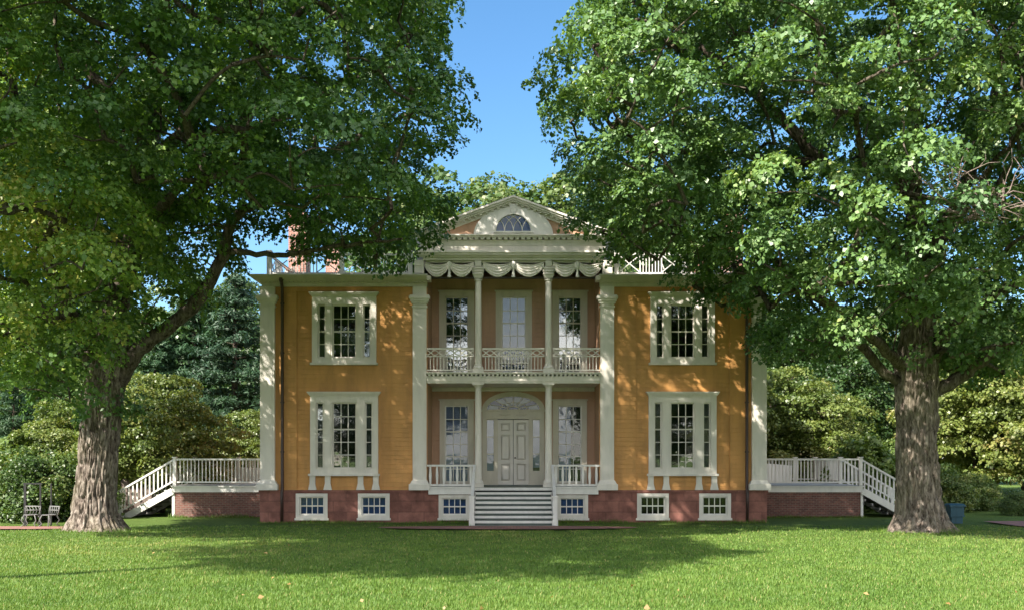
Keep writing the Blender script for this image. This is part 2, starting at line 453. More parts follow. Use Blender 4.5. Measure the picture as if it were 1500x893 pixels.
# ------------------------------------------------------------------ ground
def zg(x, y):
    x = np.asarray(x, float); y = np.asarray(y, float)
    t = np.clip((-y - 2.5) / 35.0, 0, 2.0)
    z = 0.78 * t
    n = vnoise(np.stack([np.ravel(x) * 0.13, np.ravel(y) * 0.13, np.zeros(x.size)], 1), 3).reshape(x.shape) - 0.5
    z = z + n * 0.10 * np.clip((-y - 3) / 6, 0, 1)
    for tx, ty in ((-12.4, -7.0), (12.05, -7.0)):
        d2 = (x - tx) ** 2 + (y - ty) ** 2
        z = z + 0.10 * np.exp(-d2 / 3.0)
    return z

xs = np.unique(np.concatenate([np.linspace(-600, -60, 19), np.linspace(-60, 60, 241), np.linspace(60, 600, 19)]))
ys = np.unique(np.concatenate([np.linspace(-400, -45, 15), np.linspace(-45, 20, 131), np.linspace(20, 900, 41)]))
XX, YY = np.meshgrid(xs, ys)
link('lawn', grid_mesh('lawn', np.stack([XX, YY, zg(XX, YY)], -1)), M['lawn'])['kind'] = 'structure'

def path_sheet(name, outline_fn, x0, x1, nx, lift=0.006, ny=8):
    X = np.linspace(x0, x1, nx)
    P = np.zeros((ny, nx, 3))
    for i, x in enumerate(X):
        a, b = outline_fn(x)
        P[:, i, 0] = x; P[:, i, 1] = np.linspace(a, b, ny)
    P[..., 2] = zg(P[..., 0], P[..., 1]) + lift
    o = link(name, grid_mesh(name, P), M['path']); o['kind'] = 'structure'
    return o
path_sheet('brick_path', lambda x: (-3.35 - 1.55 * math.sqrt(max(0, 1 - ((x + 0.2) / 4.35) ** 2)), -3.3 + 0.95 * math.sqrt(max(0, 1 - ((x + 0.2) / 4.35) ** 2))), -4.55, 4.15, 60, 0.05)
path_sheet('side_path', lambda x: (-4.9 - 0.03 * (x + 14), -2.6), -40, -14.3, 60, 0.05)
path_sheet('garden_path', lambda x: (-2.6, 0.2 + 0.1 * (x - 17)), 17.3, 40, 60, 0.05)

# ------------------------------------------------------------------ the mansion
house = tag(empty('mansion', (0, 0, 0)), 'ochre yellow two storey clapboard mansion with cream pilasters, pediment and double portico', 'house')
HX = 9.15
BACK = 13.5
W_UP = [(s * 6.19 - 1.14, s * 6.19 + 1.14, 5.86, 8.30) for s in (-1, 1)]
W_LO = [(s * 6.19 - 1.20, s * 6.19 + 1.20, 1.84, 4.62) for s in (-1, 1)]
BASE_X = [-7.37, -5.1, -2.15, 2.15, 5.1, 7.37]

# foundation of brownstone with openings
mb = MB()
holed_wall(mb, -HX - 0.12, HX + 0.12, -0.3, 1.12, -0.06, 0.25, [(x - 0.54, x + 0.54, 0.14, 1.02 if abs(x) < 3 else 1.06) for x in BASE_X])
for s in (-1, 1):
    xx = s * (HX + 0.12)
    mb.add([(xx, -0.06, -0.3), (xx, BACK, -0.3), (xx, BACK, 1.12), (xx, -0.06, 1.12)], [(0, 1, 2, 3)])
mb.add([(-HX - .12, BACK, -.3), (HX + .12, BACK, -.3), (HX + .12, BACK, 1.12), (-HX - .12, BACK, 1.12)], [(0, 1, 2, 3)])
for a, b in ((-HX - 0.16, -3.12), (3.12, HX + 0.16)):
    mb.box(a, b, -0.10, 0.3, 1.12, 1.2)
mb.build('foundation', M['stone'], house)

# siding of the two wings, with slightly sunk middle bays
for s, h1, h2 in ((-1, W_UP[0], W_LO[0]), (1, W_UP[1], W_LO[1])):
    mb = MB()
    xa, xb = (-HX, -3.15) if s < 0 else (3.15, HX)
    holed_wall(mb, xa, xb, 1.2, 8.65, 0.05, 0.25, [h1, h2])
    for a, b in ((3.15, 4.49), (7.93, HX)):
        a, b = (a, b) if s > 0 else (-b, -a)
        mb.box(a, b, 0.0, 0.047, 1.2, 8.65)
    a, b = (4.49, 7.93) if s > 0 else (-7.93, -4.49)
    mb.box(a, b, 0.0, 0.047, 8.48, 8.65)
    xx = s * HX
    mb.add([(xx, 0.05, 1.2), (xx, BACK, 1.2), (xx, BACK, 8.65), (xx, 0.05, 8.65)], [(0, 1, 2, 3)])
    mb.build('wall', M['ochre'], house)
MB().add([(-HX, BACK, 1.2), (HX, BACK, 1.2), (HX, BACK, 8.65), (-HX, BACK, 8.65)], [(0, 1, 2, 3)]).build('rear_wall', M['ochre'], house)

RY = 2.2            # back plane of the portico recess
UPW = [(-2.19, 5.62, 8.62, 0.47), (0.02, 5.62, 8.62, 0.49), (2.19, 5.62, 8.62, 0.47)]
LOW = [(-2.19, 1.40, 4.42, 0.48), (2.19, 1.40, 4.42, 0.48)]
mb = MB()
holed_wall(mb, -3.15, 3.15, 1.3, 5.3, RY, 0.25, [(c - w, c + w, a, b) for c, a, b, w in LOW] + [(-1.08, 1.08, 1.3, 4.2)])
holed_wall(mb, -3.15, 3.15, 5.5, 9.6, RY, 0.25, [(c - w, c + w, a, b) for c, a, b, w in UPW])
for s in (-1, 1):
    mb.add([(s * 3.15, 0.05, 1.3), (s * 3.15, RY, 1.3), (s * 3.15, RY, 9.6), (s * 3.15, 0.05, 9.6)], [(0, 1, 2, 3)])
mb.build('portico_wall', M['peach'], house)
# rooms behind the windows
mb = MB()
for a, b, yy in ((-HX + .05, -3.2, 0.35), (3.2, HX - .05, 0.35), (-3.12, 3.12, RY + 0.3)):
    for z0, z1 in ((1.3, 4.95), (5.3, 9.0)):
        y1 = yy + 3.5
        mb.add([(a, y1, z0), (b, y1, z0), (b, y1, z1), (a, y1, z1)], [(0, 1, 2, 3)])
        mb.add([(a, yy, z0), (b, yy, z0), (b, y1, z0), (a, y1, z0)], [(0, 1, 2, 3)])
        mb.add([(a, yy, z1), (b, yy, z1), (b, y1, z1), (a, y1, z1)], [(0, 1, 2, 3)])
        for xx in (a, b):
            mb.add([(xx, yy, z0), (xx, y1, z0), (xx, y1, z1), (xx, yy, z1)], [(0, 1, 2, 3)])
mb.add([(-HX, 1.2, -.2), (HX, 1.2, -.2), (HX, 1.2, 1.15), (-HX, 1.2, 1.15)], [(0, 1, 2, 3)])
mb.build('interior', M['dark_interior'], house)

# --- windows
def sash_mb(mb, x0, x1, z0, z1, cols, rows, y, st=0.045, bar=0.03, meet=None):
    mb.box(x0, x0 + st, y, y + 0.045, z0, z1); mb.box(x1 - st, x1, y, y + 0.045, z0, z1)
    mb.box(x0 + st, x1 - st, y + .001, y + 0.045, z0, z0 + st * 1.3); mb.box(x0 + st, x1 - st, y + .001, y + 0.045, z1 - st, z1)
    for i in range(1, cols):
        x = x0 + st + (x1 - x0 - 2 * st) * i / cols
        mb.box(x - bar / 2, x + bar / 2, y + 0.008, y + 0.04, z0 + st, z1 - st)
    for j in range(1, rows):
        z = z0 + st + (z1 - z0 - 2 * st) * j / rows
        b = bar * 1.7 if meet and j in meet else bar
        mb.box(x0 + st, x1 - st, y + (0.003 if b > bar else 0.012), y + 0.042, z - b / 2, z + b / 2)
def pane_mb(mb, x0, x1, z0, z1, y):
    mb.box(x0, x1, y, y + 0.004, z0, z1)

def triple(zb, zt, fz0, fz1, rows, meet, feet):
    """Tripartite window at local x = 0."""
    side0, side1, jamb = (0.6875, 0.9625, 1.175) if not feet else (0.76, 1.03, 1.24)
    cw = 0.4375
    f = MB()
    for s in (-1, 1):
        a, b = sorted((s * side1, s * jamb)); f.box(a, b, -0.075, 0.2, fz0, fz1)
        a, b = sorted((s * cw, s * side0)); f.box(a, b, -0.065, 0.2, zb, zt)
        f.box(*sorted((s * (cw + .06), s * (side0 - .06))), -0.085, -0.06, zb + 0.02, zt - 0.05)
    f.box(-side1, side1, -0.07, 0.2, zt, fz1); f.box(-side1, side1, -0.07, 0.2, fz0, zb)
    f.box(-jamb - .03, jamb + .03, -0.11, 0.02, fz1, fz1 + 0.05)
    w = f.build('window', M['cream'], house)
    c = MB(); c.box(-jamb - .07, jamb + .07, -0.16, 0.02, fz1 + 0.05, fz1 + 0.095); c.box(-jamb - .10, jamb + .10, -0.19, 0.02, fz1 + 0.097, fz1 + 0.14)
    c.build('head_moulding', M['cream'], w)
    c = MB(); c.box(-jamb - .06, jamb + .06, -0.17, 0.02, fz0 - 0.08, fz0); c.build('sill', M['cream'], w)
    for a, b, n in ((-side1, -side0, 1), (-cw, cw, 3), (side0, side1, 1)):
        s = MB(); sash_mb(s, a, b, zb, zt, n, rows, 0.05, meet=meet); s.build('sash', M['cream'], w)
        p = MB(); pane_mb(p, a + .02, b - .02, zb + .02, zt - .02, 0.072); p.build('pane', M['glass'], w)
    if feet:
        for x in (-1.16, -0.6, 0.6, 1.16):
            ft = MB()
            ft.box(x - .10, x + .10, -0.075, 0.02, 1.45, fz0 - .08)
            ft.frustum(x, -0.045, 1.21, 1.45, 0.30, 0.2, 0.11, 0.06)
            ft.build('apron_foot', M['cream'], w)
    return w
wu = triple(6.025, 7.975, 5.85, 8.28, 4, (2,), False); wu.location = (-6.19, 0.0, 0)
wl = triple(1.975, 4.40, 1.80, 4.65, 5, (3,), True); wl.location = (-6.19, 0.0, 0)
for w in (wu, wl):
    c = copy_tree(w, house); c.location = (6.19, 0.0, 0)
# curtains inside the wing windows
for x, z0, z1 in ((-6.19, 6.0, 8.0), (-6.19, 1.95, 4.42), (6.19, 6.0, 8.0), (6.19, 1.95, 4.42)):
    for sx in (-1, 1):
        u = np.linspace(0, 1, 28); v = np.linspace(0, 1, 6)
        U, V = np.meshgrid(u, v)
        wid = 0.22 + 0.10 * (V - 0.5) ** 2
        P = np.stack([x + sx * (1.05 - U * wid * 1.2), 0.42 + 0.03 * np.sin(U * 28), z0 + V * (z1 - z0)], -1)
        link('curtain', grid_mesh('curtain', P), M['curtain'], house)

def basement_window(x, zt):
    f = MB()
    z0 = 0.12
    f.box(x - .58, x - .45, -0.10, 0.1, z0, zt); f.box(x + .45, x + .58, -0.10, 0.1, z0, zt)
    f.box(x - .45, x + .45, -0.097, 0.1, zt - .12, zt); f.box(x - .45, x + .45, -0.097, 0.1, z0 + .06, z0 + .16); f.box(x - .62, x + .62, -0.13, 0.1, z0 - .02, z0 + .06)
    w = f.build('basement_window', M['cream'], house)
    s = MB(); sash_mb(s, x - .45, x + .45, z0 + .16, zt - .12, 4, 2, 0.0, bar=0.028, meet=(1,)); s.build('sash', M['white'], w)
    p = MB(); pane_mb(p, x - .43, x + .43, z0 + .18, zt - .14, 0.022); p.build('pane', M['glass_dull'], w)
    if x < 4:
        b = MB(); b.box(x - .48, x + .48, 0.12, 0.13, z0 + .1, zt - .05); b.build('blind', M['blind_blue'], w)  # flat blue panel behind the basement panes
for x in BASE_X:
    basement_window(x, 1.03 if abs(x) < 3 else 1.08)

def tall_window(c, z0, z1, gw, tw, pane_backing, mat='cream_dull'):
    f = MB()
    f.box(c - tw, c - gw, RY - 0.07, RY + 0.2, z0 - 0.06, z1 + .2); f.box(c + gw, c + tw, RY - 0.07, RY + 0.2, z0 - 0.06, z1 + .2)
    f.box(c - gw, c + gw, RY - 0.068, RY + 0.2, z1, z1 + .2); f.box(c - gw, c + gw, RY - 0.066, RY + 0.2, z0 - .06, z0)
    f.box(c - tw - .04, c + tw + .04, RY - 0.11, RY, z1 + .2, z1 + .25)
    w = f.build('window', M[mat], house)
    s = MB(); sash_mb(s, c - gw, c + gw, z0, z1, 3, 6, RY + 0.04, meet=(2, 4)); s.build('sash', M['white' if pane_backing else 'cream_dull'], w)
    p = MB(); pane_mb(p, c - gw + .02, c + gw - .02, z0 + .02, z1 - .02, RY + 0.062); p.build('pane', M['glass_dull' if pane_backing else 'glass'], w)
    if pane_backing:
        b = MB(); a0, a1 = pane_backing; b.box(c - gw + (a0 * 2 * gw), c - gw + a1 * 2 * gw, RY + 0.13, RY + 0.14, z0, z1); b.build('blind', M['blind'], w)  # pale panel carrying the sky reflection of this window
    return w
tall_window(-2.19, 5.62, 8.60, 0.45, 0.68, None)
tall_window(0.02, 5.62, 8.60, 0.47, 0.70, (0, 1))
tall_window(2.19, 5.62, 8.60, 0.45, 0.68, None)
tall_window(-2.19, 1.42, 4.40, 0.46, 0.66, (0, 1))
tall_window(2.19, 1.42, 4.40, 0.46, 0.66, (0, 0.55))

# --- front door with sidelights and fanlight
f = MB()
y0 = RY - 0.09
for s in (-1, 1):
    f.box(*sorted((s * 1.05, s * 1.20)), y0, RY + .2, 1.3, 3.88)
    f.box(*sorted((s * 0.60, s * 0.73)), y0, RY + .2, 1.3, 3.88)
    f.box(*sorted((s * 0.73, s * 1.05)), y0 + .02, RY + .2, 1.3, 1.84)
    f.box(*sorted((s * 0.78, s * 1.0)), y0 + .005, y0 + .03, 1.42, 1.74)
    f.box(*sorted((s * 0.58, s * 1.22)), y0 - .03, y0 + .03, 1.301, 1.40)
f.box(-1.20, 1.20, y0 - .01, RY + .2, 3.88, 4.17)
f.box(-1.27, 1.27, y0 - .06, RY + .02, 4.17, 4.25)
for cx in (-0.32, 0.32):                       # carved ribbons on the frieze
    for k in range(9):
        t = (k - 4) / 4
        f.lathe(cx + t * 0.2, y0 - .012, [(0.0, 4.02 - .03 + .03 * t * t), (0.022, 4.02 + .03 * t * t), (0.0, 4.05 + .03 * t * t)], 6)
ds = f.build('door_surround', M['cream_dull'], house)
for s in (-1, 1):
    d = MB(); x0, x1 = sorted((s * 0.01, s * 0.60)); yd = RY + 0.02
    d.box(x0, x1, yd + .09, yd + 0.12, 1.34, 3.86)
    rows = ((1.47, 2.16), (2.28, 3.28), (3.40, 3.75))
    d.box(x0, x0 + .10, yd, yd + .089, 1.34, 3.86); d.box(x1 - .10, x1, yd, yd + .089, 1.34, 3.86)
    zz = 1.34
    for z0, z1 in rows:
        d.box(x0 + .10, x1 - .10, yd + .0005, yd + .089, zz, z0); zz = z1
        a, b, c, e = x0 + .125, x1 - .125, z0 + .025, z1 - .025
        g = .055
        d.add([(a, yd + .085, c), (b, yd + .085, c), (b, yd + .085, e), (a, yd + .085, e), (a + g, yd + .012, c + g), (b - g, yd + .012, c + g), (b - g, yd + .012, e - g), (a + g, yd + .012, e - g)],
              [(4, 5, 6, 7), (0, 1, 5, 4), (1, 2, 6, 5), (2, 3, 7, 6), (3, 0, 4, 7)])
    d.box(x0 + .10, x1 - .10, yd + .0005, yd + .089, zz, 3.86)
    do = d.build('front_door', M['door'], house)
    if s > 0:
        k = MB(); k.lathe(0.07, 0, [(0.0, 0), (0.03, 0.01), (0.035, 0.03), (0.02, 0.055), (0, 0.06)], 12)
        ko = k.build('door_knob', M['brass'], do); ko.location = (0, yd, 2.38); ko.rotation_euler = (math.radians(90), 0, 0)
MB().box(-1.2, 1.2, RY - .2, RY + .15, 1.301, 1.335).build('threshold', M['green_tread'], house)
for s in (-1, 1):
    f = MB(); x0, x1 = sorted((s * 0.73, s * 1.05))
    sash_mb(f, x0, x1, 1.84, 3.88, 1, 3, RY + .0, st=0.03, bar=.03)
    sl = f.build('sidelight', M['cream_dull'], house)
    p = MB(); pane_mb(p, x0 + .02, x1 - .02, 1.86, 3.86, RY + .022); p.build('pane', M['glass_dull'], sl)
    b = MB(); b.box(x0, x1, RY + .1, RY + .11, 2.0 if s > 0 else 1.84, 3.88); b.build('blind', M['blind'], sl)  # pale panel with the sidelight's sky reflection in its colour
f = MB()
f.arch(0, 4.25, 1.17, 0.64, 1.02, 0.50, y0, RY + .1, 40)
f.arch(0, 4.25, 1.21, 0.68, 1.17, 0.64, y0 - .03, RY + .1, 40)
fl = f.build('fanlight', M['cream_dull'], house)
f = MB()
for k in range(1, 8):
    a = math.pi * k / 8
    f.bar((0.22 * math.cos(a), RY - .04, 4.25 + .12 * math.sin(a)), (1.03 * math.cos(a), RY - .04, 4.25 + .51 * math.sin(a)), 0.03, 0.03)
f.arch(0, 4.25, 0.26, 0.145, 0.20, 0.10, RY - .06, RY - .03, 24)
for k in range(8):
    a0, a1 = math.pi * k / 8, math.pi * (k + 1) / 8
    pts = []
    for t in np.linspace(0, 1, 7):
        a = a0 + (a1 - a0) * t; rr = 0.62 - 0.12 * math.sin(math.pi * t)
        pts.append((rr * 1.02 * math.cos(a), RY - .042, 4.25 + rr * .5 * math.sin(a)))
    f.tube(pts, 0.014, 6)
f.build('tracery', M['cream_dull'], fl)
n = 32
poly = [(1.03 * math.cos(math.pi * k / n), 4.252 + .51 * math.sin(math.pi * k / n)) for k in range(n + 1)]
MB().prism(poly, RY - .020, RY - .016).build('pane', M['glass_fan'], fl)
MB().prism(poly, RY - .008, RY - .003).build('blind', M['blind_fan'], fl)  # flat deep blue panel behind the fanlight glass
f = MB()
for k in (0, 2, 3, 4, 5, 7):
    a0, a1 = math.pi * (k + .12) / 8, math.pi * (k + .88) / 8
    r0 = 0.60 if k in (0, 7) else 0.34
    pl = [((r0 if i in (0, 1) else .95) * 1.02 * math.cos(a), 4.25 + (r0 if i in (0, 1) else .95) * .5 * math.sin(a)) for i, a in enumerate((a1, a0, a0, a1))]
    f.prism(pl, RY - .013, RY - .0095)
f.build('painted_panel', M['white'], fl)

# --- pilasters
def pilaster(cx, w):
    sh = MB(); sh.box(cx - w / 2, cx + w / 2, -0.14, 0.08, 1.42, 8.62)
    sh.box(cx - w / 2 + .09, cx + w / 2 - .09, -0.155, -0.13, 1.75, 7.75)
    p = sh.build('pilaster', M['cream'], house)
    b = MB(); b.box(cx - w / 2 - .13, cx + w / 2 + .13, -0.26, 0.06, 1.205, 1.42); b.frustum(cx, -0.08, 1.42, 1.56, w + .2, w + .04, .34, .20)
    b.build('base', M['cream'], p)
    c = MB()
    for z0, z1, e in ((7.86, 7.92, .03), (8.0, 8.08, .05), (8.08, 8.17, .09), (8.17, 8.26, .13), (8.26, 8.30, .10)):
        c.box(cx - w / 2 - e, cx + w / 2 + e, -0.14 - e, 0.06, z0, z1)
    c.build('capital', M['cream'], p)
for s in (-1, 1):
    pilaster(s * 8.98, 0.53)
    pilaster(s * 3.425, 0.50)

# --- main cornice on the wings
for s in (-1, 1):
    c = MB()
    def run(e, z0, z1, inner=3.15):
        a, b = sorted((s * inner, s * (9.25 + e)))
        c.box(a, b, -0.16 - e, 0.3, z0, z1)
        a, b = sorted((s * (9.0), s * (9.25 + e)))
        c.box(a, b, 0.302, BACK + .1 + e, z0, z1)
    run(-0.06, 8.62, 8.74); run(0.0, 8.742, 8.80); run(0.07, 8.802, 8.845); run(0.20, 8.847, 8.89); run(0.26, 8.892, 8.93); run(0.31, 8.932, 8.972)
    x = 3.2
    while x < 9.2:
        c.box(*sorted((s * x, s * (x + .07))), -0.235, -0.155, 8.75, 8.798); x += 0.15
    c.box(*sorted((s * 3.0, s * 3.15)), -0.4, 0.1, 8.802, 8.965)
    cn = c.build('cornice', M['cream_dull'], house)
    g = MB(); g.box(*sorted((s * 3.1, s * 9.60)), -0.51, -0.42, 8.974, 9.0); g.build('gutter', M['white'], cn)

# --- portico
MB().box(-3.12, 3.12, -0.12, RY + .1, 1.18, 1.30).build('porch_floor', M['green_tread'], house)
for s in (-1, 1):
    f = MB(); f.box(*sorted((s * 3.10, s * 1.52)), -0.19, -0.121, 1.05, 1.285); f.box(*sorted((s * 3.14, s * 1.50)), -0.23, -0.12, 1.285, 1.33); f.build('porch_fascia', M['white'], house)
def column(x, z0, z1, r, cap):
    m = MB()
    n = 24
    zs = np.linspace(z0 + .32, z1 - .22, 10)
    m.lathe(x, 0.08, [(r * (1.12 - 0.22 * ((z - z0) / (z1 - z0)) ** 1.5), z) for z in zs], n)
    c = m.build('column', M['cream'], house)
    b = MB(); b.cbox(x, 0.08, z0 + .002, z0 + .13, 0.40, 0.40); b.lathe(x, 0.08, [(.19, z0 + .13), (.20, z0 + .16), (.185, z0 + .2), (.15, z0 + .24), (.145, z0 + .28), (.125, z0 + .33)], 24)
    b.build('base', M['cream'], c)
    k = MB()
    if cap == 'plain':
        k.lathe(x, 0.08, [(.10, z1 - .24), (.125, z1 - .22), (.11, z1 - .19), (.13, z1 - .14), (.17, z1 - .07), (.175, z1 - .06)], 24)
        k.cbox(x, 0.08, z1 - .06, z1 - .002, 0.42, 0.42)
    else:
        k.lathe(x, 0.08, [(.10, z1 - .72), (.15, z1 - .70), (.15, z1 - .66), (.12, z1 - .63)], 24)
        k.cbox(x, 0.06, z1 - .63, z1 - .18, 0.27, 0.27)
        k.frustum(x, 0.06, z1 - .63, z1 - .50, .28, .40, .28, .38)
        for zz, ww in ((z1 - .48, .40), (z1 - .38, .43), (z1 - .28, .42)):
            k.tube([(x - ww / 2, -0.10, zz), (x + ww / 2, -0.10, zz)], 0.05, 10)
        k.cbox(x, 0.04, z1 - .2, z1 - .002, 0.24, 0.34)
    k.build('capital', M['cream'], c)
for s in (-1, 1):
    column(s * 1.29, 1.305, 5.10, 0.125, 'plain')
    column(s * 1.29, 5.50, 9.56, 0.115, 'console')

# balcony floor with moulded edge
f = MB()
f.box(-3.16, 3.16, -0.10, RY, 5.10, 5.30); f.box(-3.16, 3.16, -0.135, -0.102, 5.17, 5.298)
f.box(-3.17, 3.17, -0.15, RY - .01, 5.302, 5.36); f.box(-3.17, 3.17, -0.22, RY - .01, 5.42, 5.455); f.box(-3.17, 3.17, -0.26, RY - .01, 5.457, 5.495)
x = -3.1
while x < 3.1:
    f.box(x, x + .08, -0.21, -0.10, 5.362, 5.418); x += 0.155
f.box(-3.14, 3.14, RY - 0.12, RY - .002, 4.95, 5.098)
bal = f.build('balcony', M['cream'], house)
def balcony_rail(x0, x1):
    r = MB()
    y = 0.0
    r.box(x0, x1, y - .05, y + .05, 6.33, 6.395); r.box(x0, x1, y - .03, y + .03, 6.07, 6.11); r.box(x0, x1, y - .04, y + .04, 5.555, 5.61)
    nper = max(1, round((x1 - x0) / 0.62))
    for ph in (0, 1):
        pts = [(x0 + (x1 - x0) * t, y + (.012 if ph else -.012), 6.22 + (1 if ph else -1) * 0.085 * math.cos(2 * math.pi * nper * t)) for t in np.linspace(0, 1, 16 * nper + 1)]
        for p, q in zip(pts, pts[1:]): r.bar(p, q, 0.02, 0.04)
    n = round((x1 - x0) / 0.12)
    for i in range(1, n):
        x = x0 + (x1 - x0) * i / n
        r.box(x - .016, x + .016, y - .016, y + .016, 5.61, 6.07)
    r.build('balcony_railing', M['cream'], house)
balcony_rail(-3.16, -1.44); balcony_rail(-1.14, 1.14); balcony_rail(1.44, 3.16)
def porch_rail(x0, x1):
    r = MB(); y = -0.02
    r.box(x0, x1, y - .06, y + .06, 2.06, 2.13); r.box(x0, x1, y - .045, y + .045, 1.35, 1.42)
    n = 7
    for i in range(n):
        x = x0 + (x1 - x0) * (i + .5) / n
        r.frustum(x, y, 1.42, 1.72, .06, .10, .05, .07); r.frustum(x, y, 1.72, 2.06, .10, .055, .07, .05)
    r.build('porch_railing', M['white'], house)
porch_rail(-3.16, -1.44); porch_rail(1.44, 3.16)

# front steps
st = MB()
for s in (-1, 1):
    st.prism([(0, 0)] * 0 + [(-0.14, 1.25), (-0.14, -0.2), (-2.35, -0.2), (-2.35, 0.13)], 0, .06) if False else None
steps = empty('front_steps', (0, 0, 0), parent=house)
NS = 8
for k in range(NS):
    top = 1.30 - (k + 1) * 0.1555
    yb = -0.20 - k * 0.275
    hw = 1.36 + (0.10 if k == NS - 1 else 0)
    t = MB(); t.box(-hw, hw, yb - .315, yb - .285, top - .090, top - .004); t.build('step_edge', M['white'], steps)
    t = MB(); t.box(-hw, hw, yb - .284, yb + .005, top - .035, top); t.build('tread', M['green_tread'], steps)
    t = MB(); t.box(-hw + .02, hw - .02, yb - .25, yb - .23, max(-0.1, top - .1555), top - .037); t.build('riser', M['green_tread'], steps)
t = MB(); t.box(-1.42, 1.42, -0.25, -0.19, 1.195, 1.298); t.build('step_edge', M['white'], steps)
for s in (-1, 1):
    h = MB()
    x = s * 1.43
    h.cbox(x, -2.28, 0.03, 1.02, 0.16, 0.16); h.cbox(x, -2.28, 1.02, 1.07, 0.20, 0.20); h.cbox(x, -2.28, 0.03, 0.25, 0.20, 0.20)
    h.bar((x, -2.25, 0.95), (x, -0.05, 2.10), 0.10, 0.07)
    h.bar((x, -2.25, 0.38), (x, -0.16, 1.47), 0.06, 0.06)
    for k in range(1, 9):
        yy = -2.25 + k * 0.235; zz = 0.95 + (yy + 2.25) * 0.523
        h.cbox(x, yy, zz - .55, zz, 0.04, 0.04)
    h.build('handrail', M['white'], steps)
    g = MB()
    g.add([(s * 1.37, -0.2, 1.15), (s * 1.37, -0.2, -.1), (s * 1.37, -2.38, -.1), (s * 1.37, -2.38, 0.1),
           (s * 1.40, -0.2, 1.15), (s * 1.40, -0.2, -.1), (s * 1.40, -2.38, -.1), (s * 1.40, -2.38, 0.1)],
          [(0, 1, 2, 3), (7, 6, 5, 4), (0, 3, 7, 4), (2, 6, 7, 3), (1, 0, 4, 5)])
    g.build('stringer', M['white'], steps)

# entablature, swags, pediment
e = MB()
e.box(-3.2, 3.2, 0.0, RY, 9.50, 9.57)
for z0, z1, h, yy in ((9.57, 9.66, 3.30, -.14), (9.662, 9.72, 3.42, -.22), (9.722, 9.80, 3.55, -.34), (9.802, 9.875, 3.60, -.40),
                      (9.877, 10.10, 3.36, -.16), (10.102, 10.29, 3.38, -.18), (10.36, 10.41, 3.56, -.36), (10.412, 10.46, 3.62, -.42)):
    e.box(-h, h, yy, RY + .5, z0, z1)
x = -3.5
while x < 3.5:
    e.box(x, x + .14, -0.33, -0.12, 10.292, 10.358); x += 0.21
for s in (-1, 1):
    e.cbox(s * 3.44, -0.05, 9.09, 9.57, 0.34, 0.3); e.cbox(s * 3.44, -0.22, 9.36, 9.50, 0.22, 0.06)
e.build('entablature', M['cream'], house)

def swag(x0, x1):
    rows, cols = 20, 61
    u = np.linspace(0, 1, cols); v = np.linspace(0, 1, rows)
    U, V = np.meshgrid(u, v)
    h = np.abs(np.mod(U * 2, 1.0)); h = np.where(U >= 1, 1.0, h)
    sg = np.sin(np.pi * h) ** 0.75
    top = 9.50 - 0.10 * np.sin(np.pi * h)
    dep = 0.12 + 0.31 * sg
    Z = top - V * dep
    Y = -0.10 - 0.05 * sg - 0.014 * np.sin(V * 2 * np.pi * 4) * (0.25 + sg)
    P = np.stack([x0 + (x1 - x0) * U, Y, Z], -1)
    o = link('swag', grid_mesh('swag', P), M['cream'], house)
    md = o.modifiers.new('thickness', 'SOLIDIFY'); md.thickness = 0.035; md.offset = 1
    k = MB(); xm = (x0 + x1) / 2
    k.lathe(xm, -0.12, [(0.0, 8.93), (.075, 8.95), (.05, 9.08), (.035, 9.22), (.08, 9.32), (.10, 9.42), (.07, 9.52), (0, 9.54)], 14)
    k.build('tassel', M['white'], o)
swag(-3.24, -1.44); swag(-1.12, 1.12); swag(1.44, 3.24)
MB().box(-3.2, 3.2, 0.02, 0.12, 9.0, 9.50).build('frieze_board', M['cream_dull'], house) if False else None

pd = MB()
pd.prism([(-3.2, 10.46), (3.2, 10.46), (0, 11.58)], -0.20, 0.2)
ped = pd.build('pediment', M['peach'], house)
rk = MB()
def rake(s, off, th, y0, ext):
    # strip parallel to the roof slope: off = height above the tympanum line, th = vertical thickness
    sl = (11.58 - 10.34) / 3.4
    xe = 3.4 + ext
    za = lambda x: 11.58 - sl * x + off
    rk.prism([(0, za(0)), (s * xe, za(xe)), (s * xe, za(xe) + th), (0, za(0) + th)] if s > 0 else [(0, za(0)), (0, za(0) + th), (s * xe, za(xe) + th), (s * xe, za(xe))], y0, 0.25)
for s in (-1, 1):
    rake(s, -0.085, 0.065, -0.27, -.2); rake(s, 0.06, 0.06, -0.40, .1); rake(s, 0.122, 0.07, -0.46, .2); rake(s, 0.195, 0.07, -0.52, .28)
    rake(s, -0.018, 0.076, -0.25, -.1)
    k = 0
    xx = 0.08
    while xx < 3.4:
        sl = (11.58 - 10.34) / 3.4
        z = 11.58 - sl * (xx + .05)
        rk.box(*sorted((s * xx, s * (xx + .11))), -0.36, -0.2, z - .0, z + .075); xx += 0.21
rk.build('raking_cornice', M['cream'], ped)
lu = MB()
lu.arch(0, 10.462, 1.44, 1.0, 0.66, 0.74, -0.30, -0.19, 40)
lu.box(-0.66, 0.66, -0.30, -0.19, 10.462, 10.58)
lu.prism([(-.09, 11.25), (.09, 11.25), (.15, 11.56), (-.15, 11.56)], -0.34, -0.2)
lu.box(-0.72, 0.72, -0.36, -0.2, 10.53, 10.582)
lu.arch(0, 10.582, 0.70, 0.68, 0.64, 0.62, -0.34, -0.2, 40)
lo = lu.build('lunette', M['white'], ped)
pl = [(0.66 * math.cos(math.pi * k / 24), 10.585 + .64 * math.sin(math.pi * k / 24)) for k in range(25)]
MB().prism(pl, -0.212, -0.206).build('backing', M['blind_blue'], lo) if False else None
MB().prism(pl, -0.225, -0.205).build('lunette_shade', M['blind_lunette'], ped)  # blue panel behind the glass carries its sky reflection
MB().prism(pl, -0.245, -0.241).build('pane', M['glass_fan'], lo)
tr = MB()
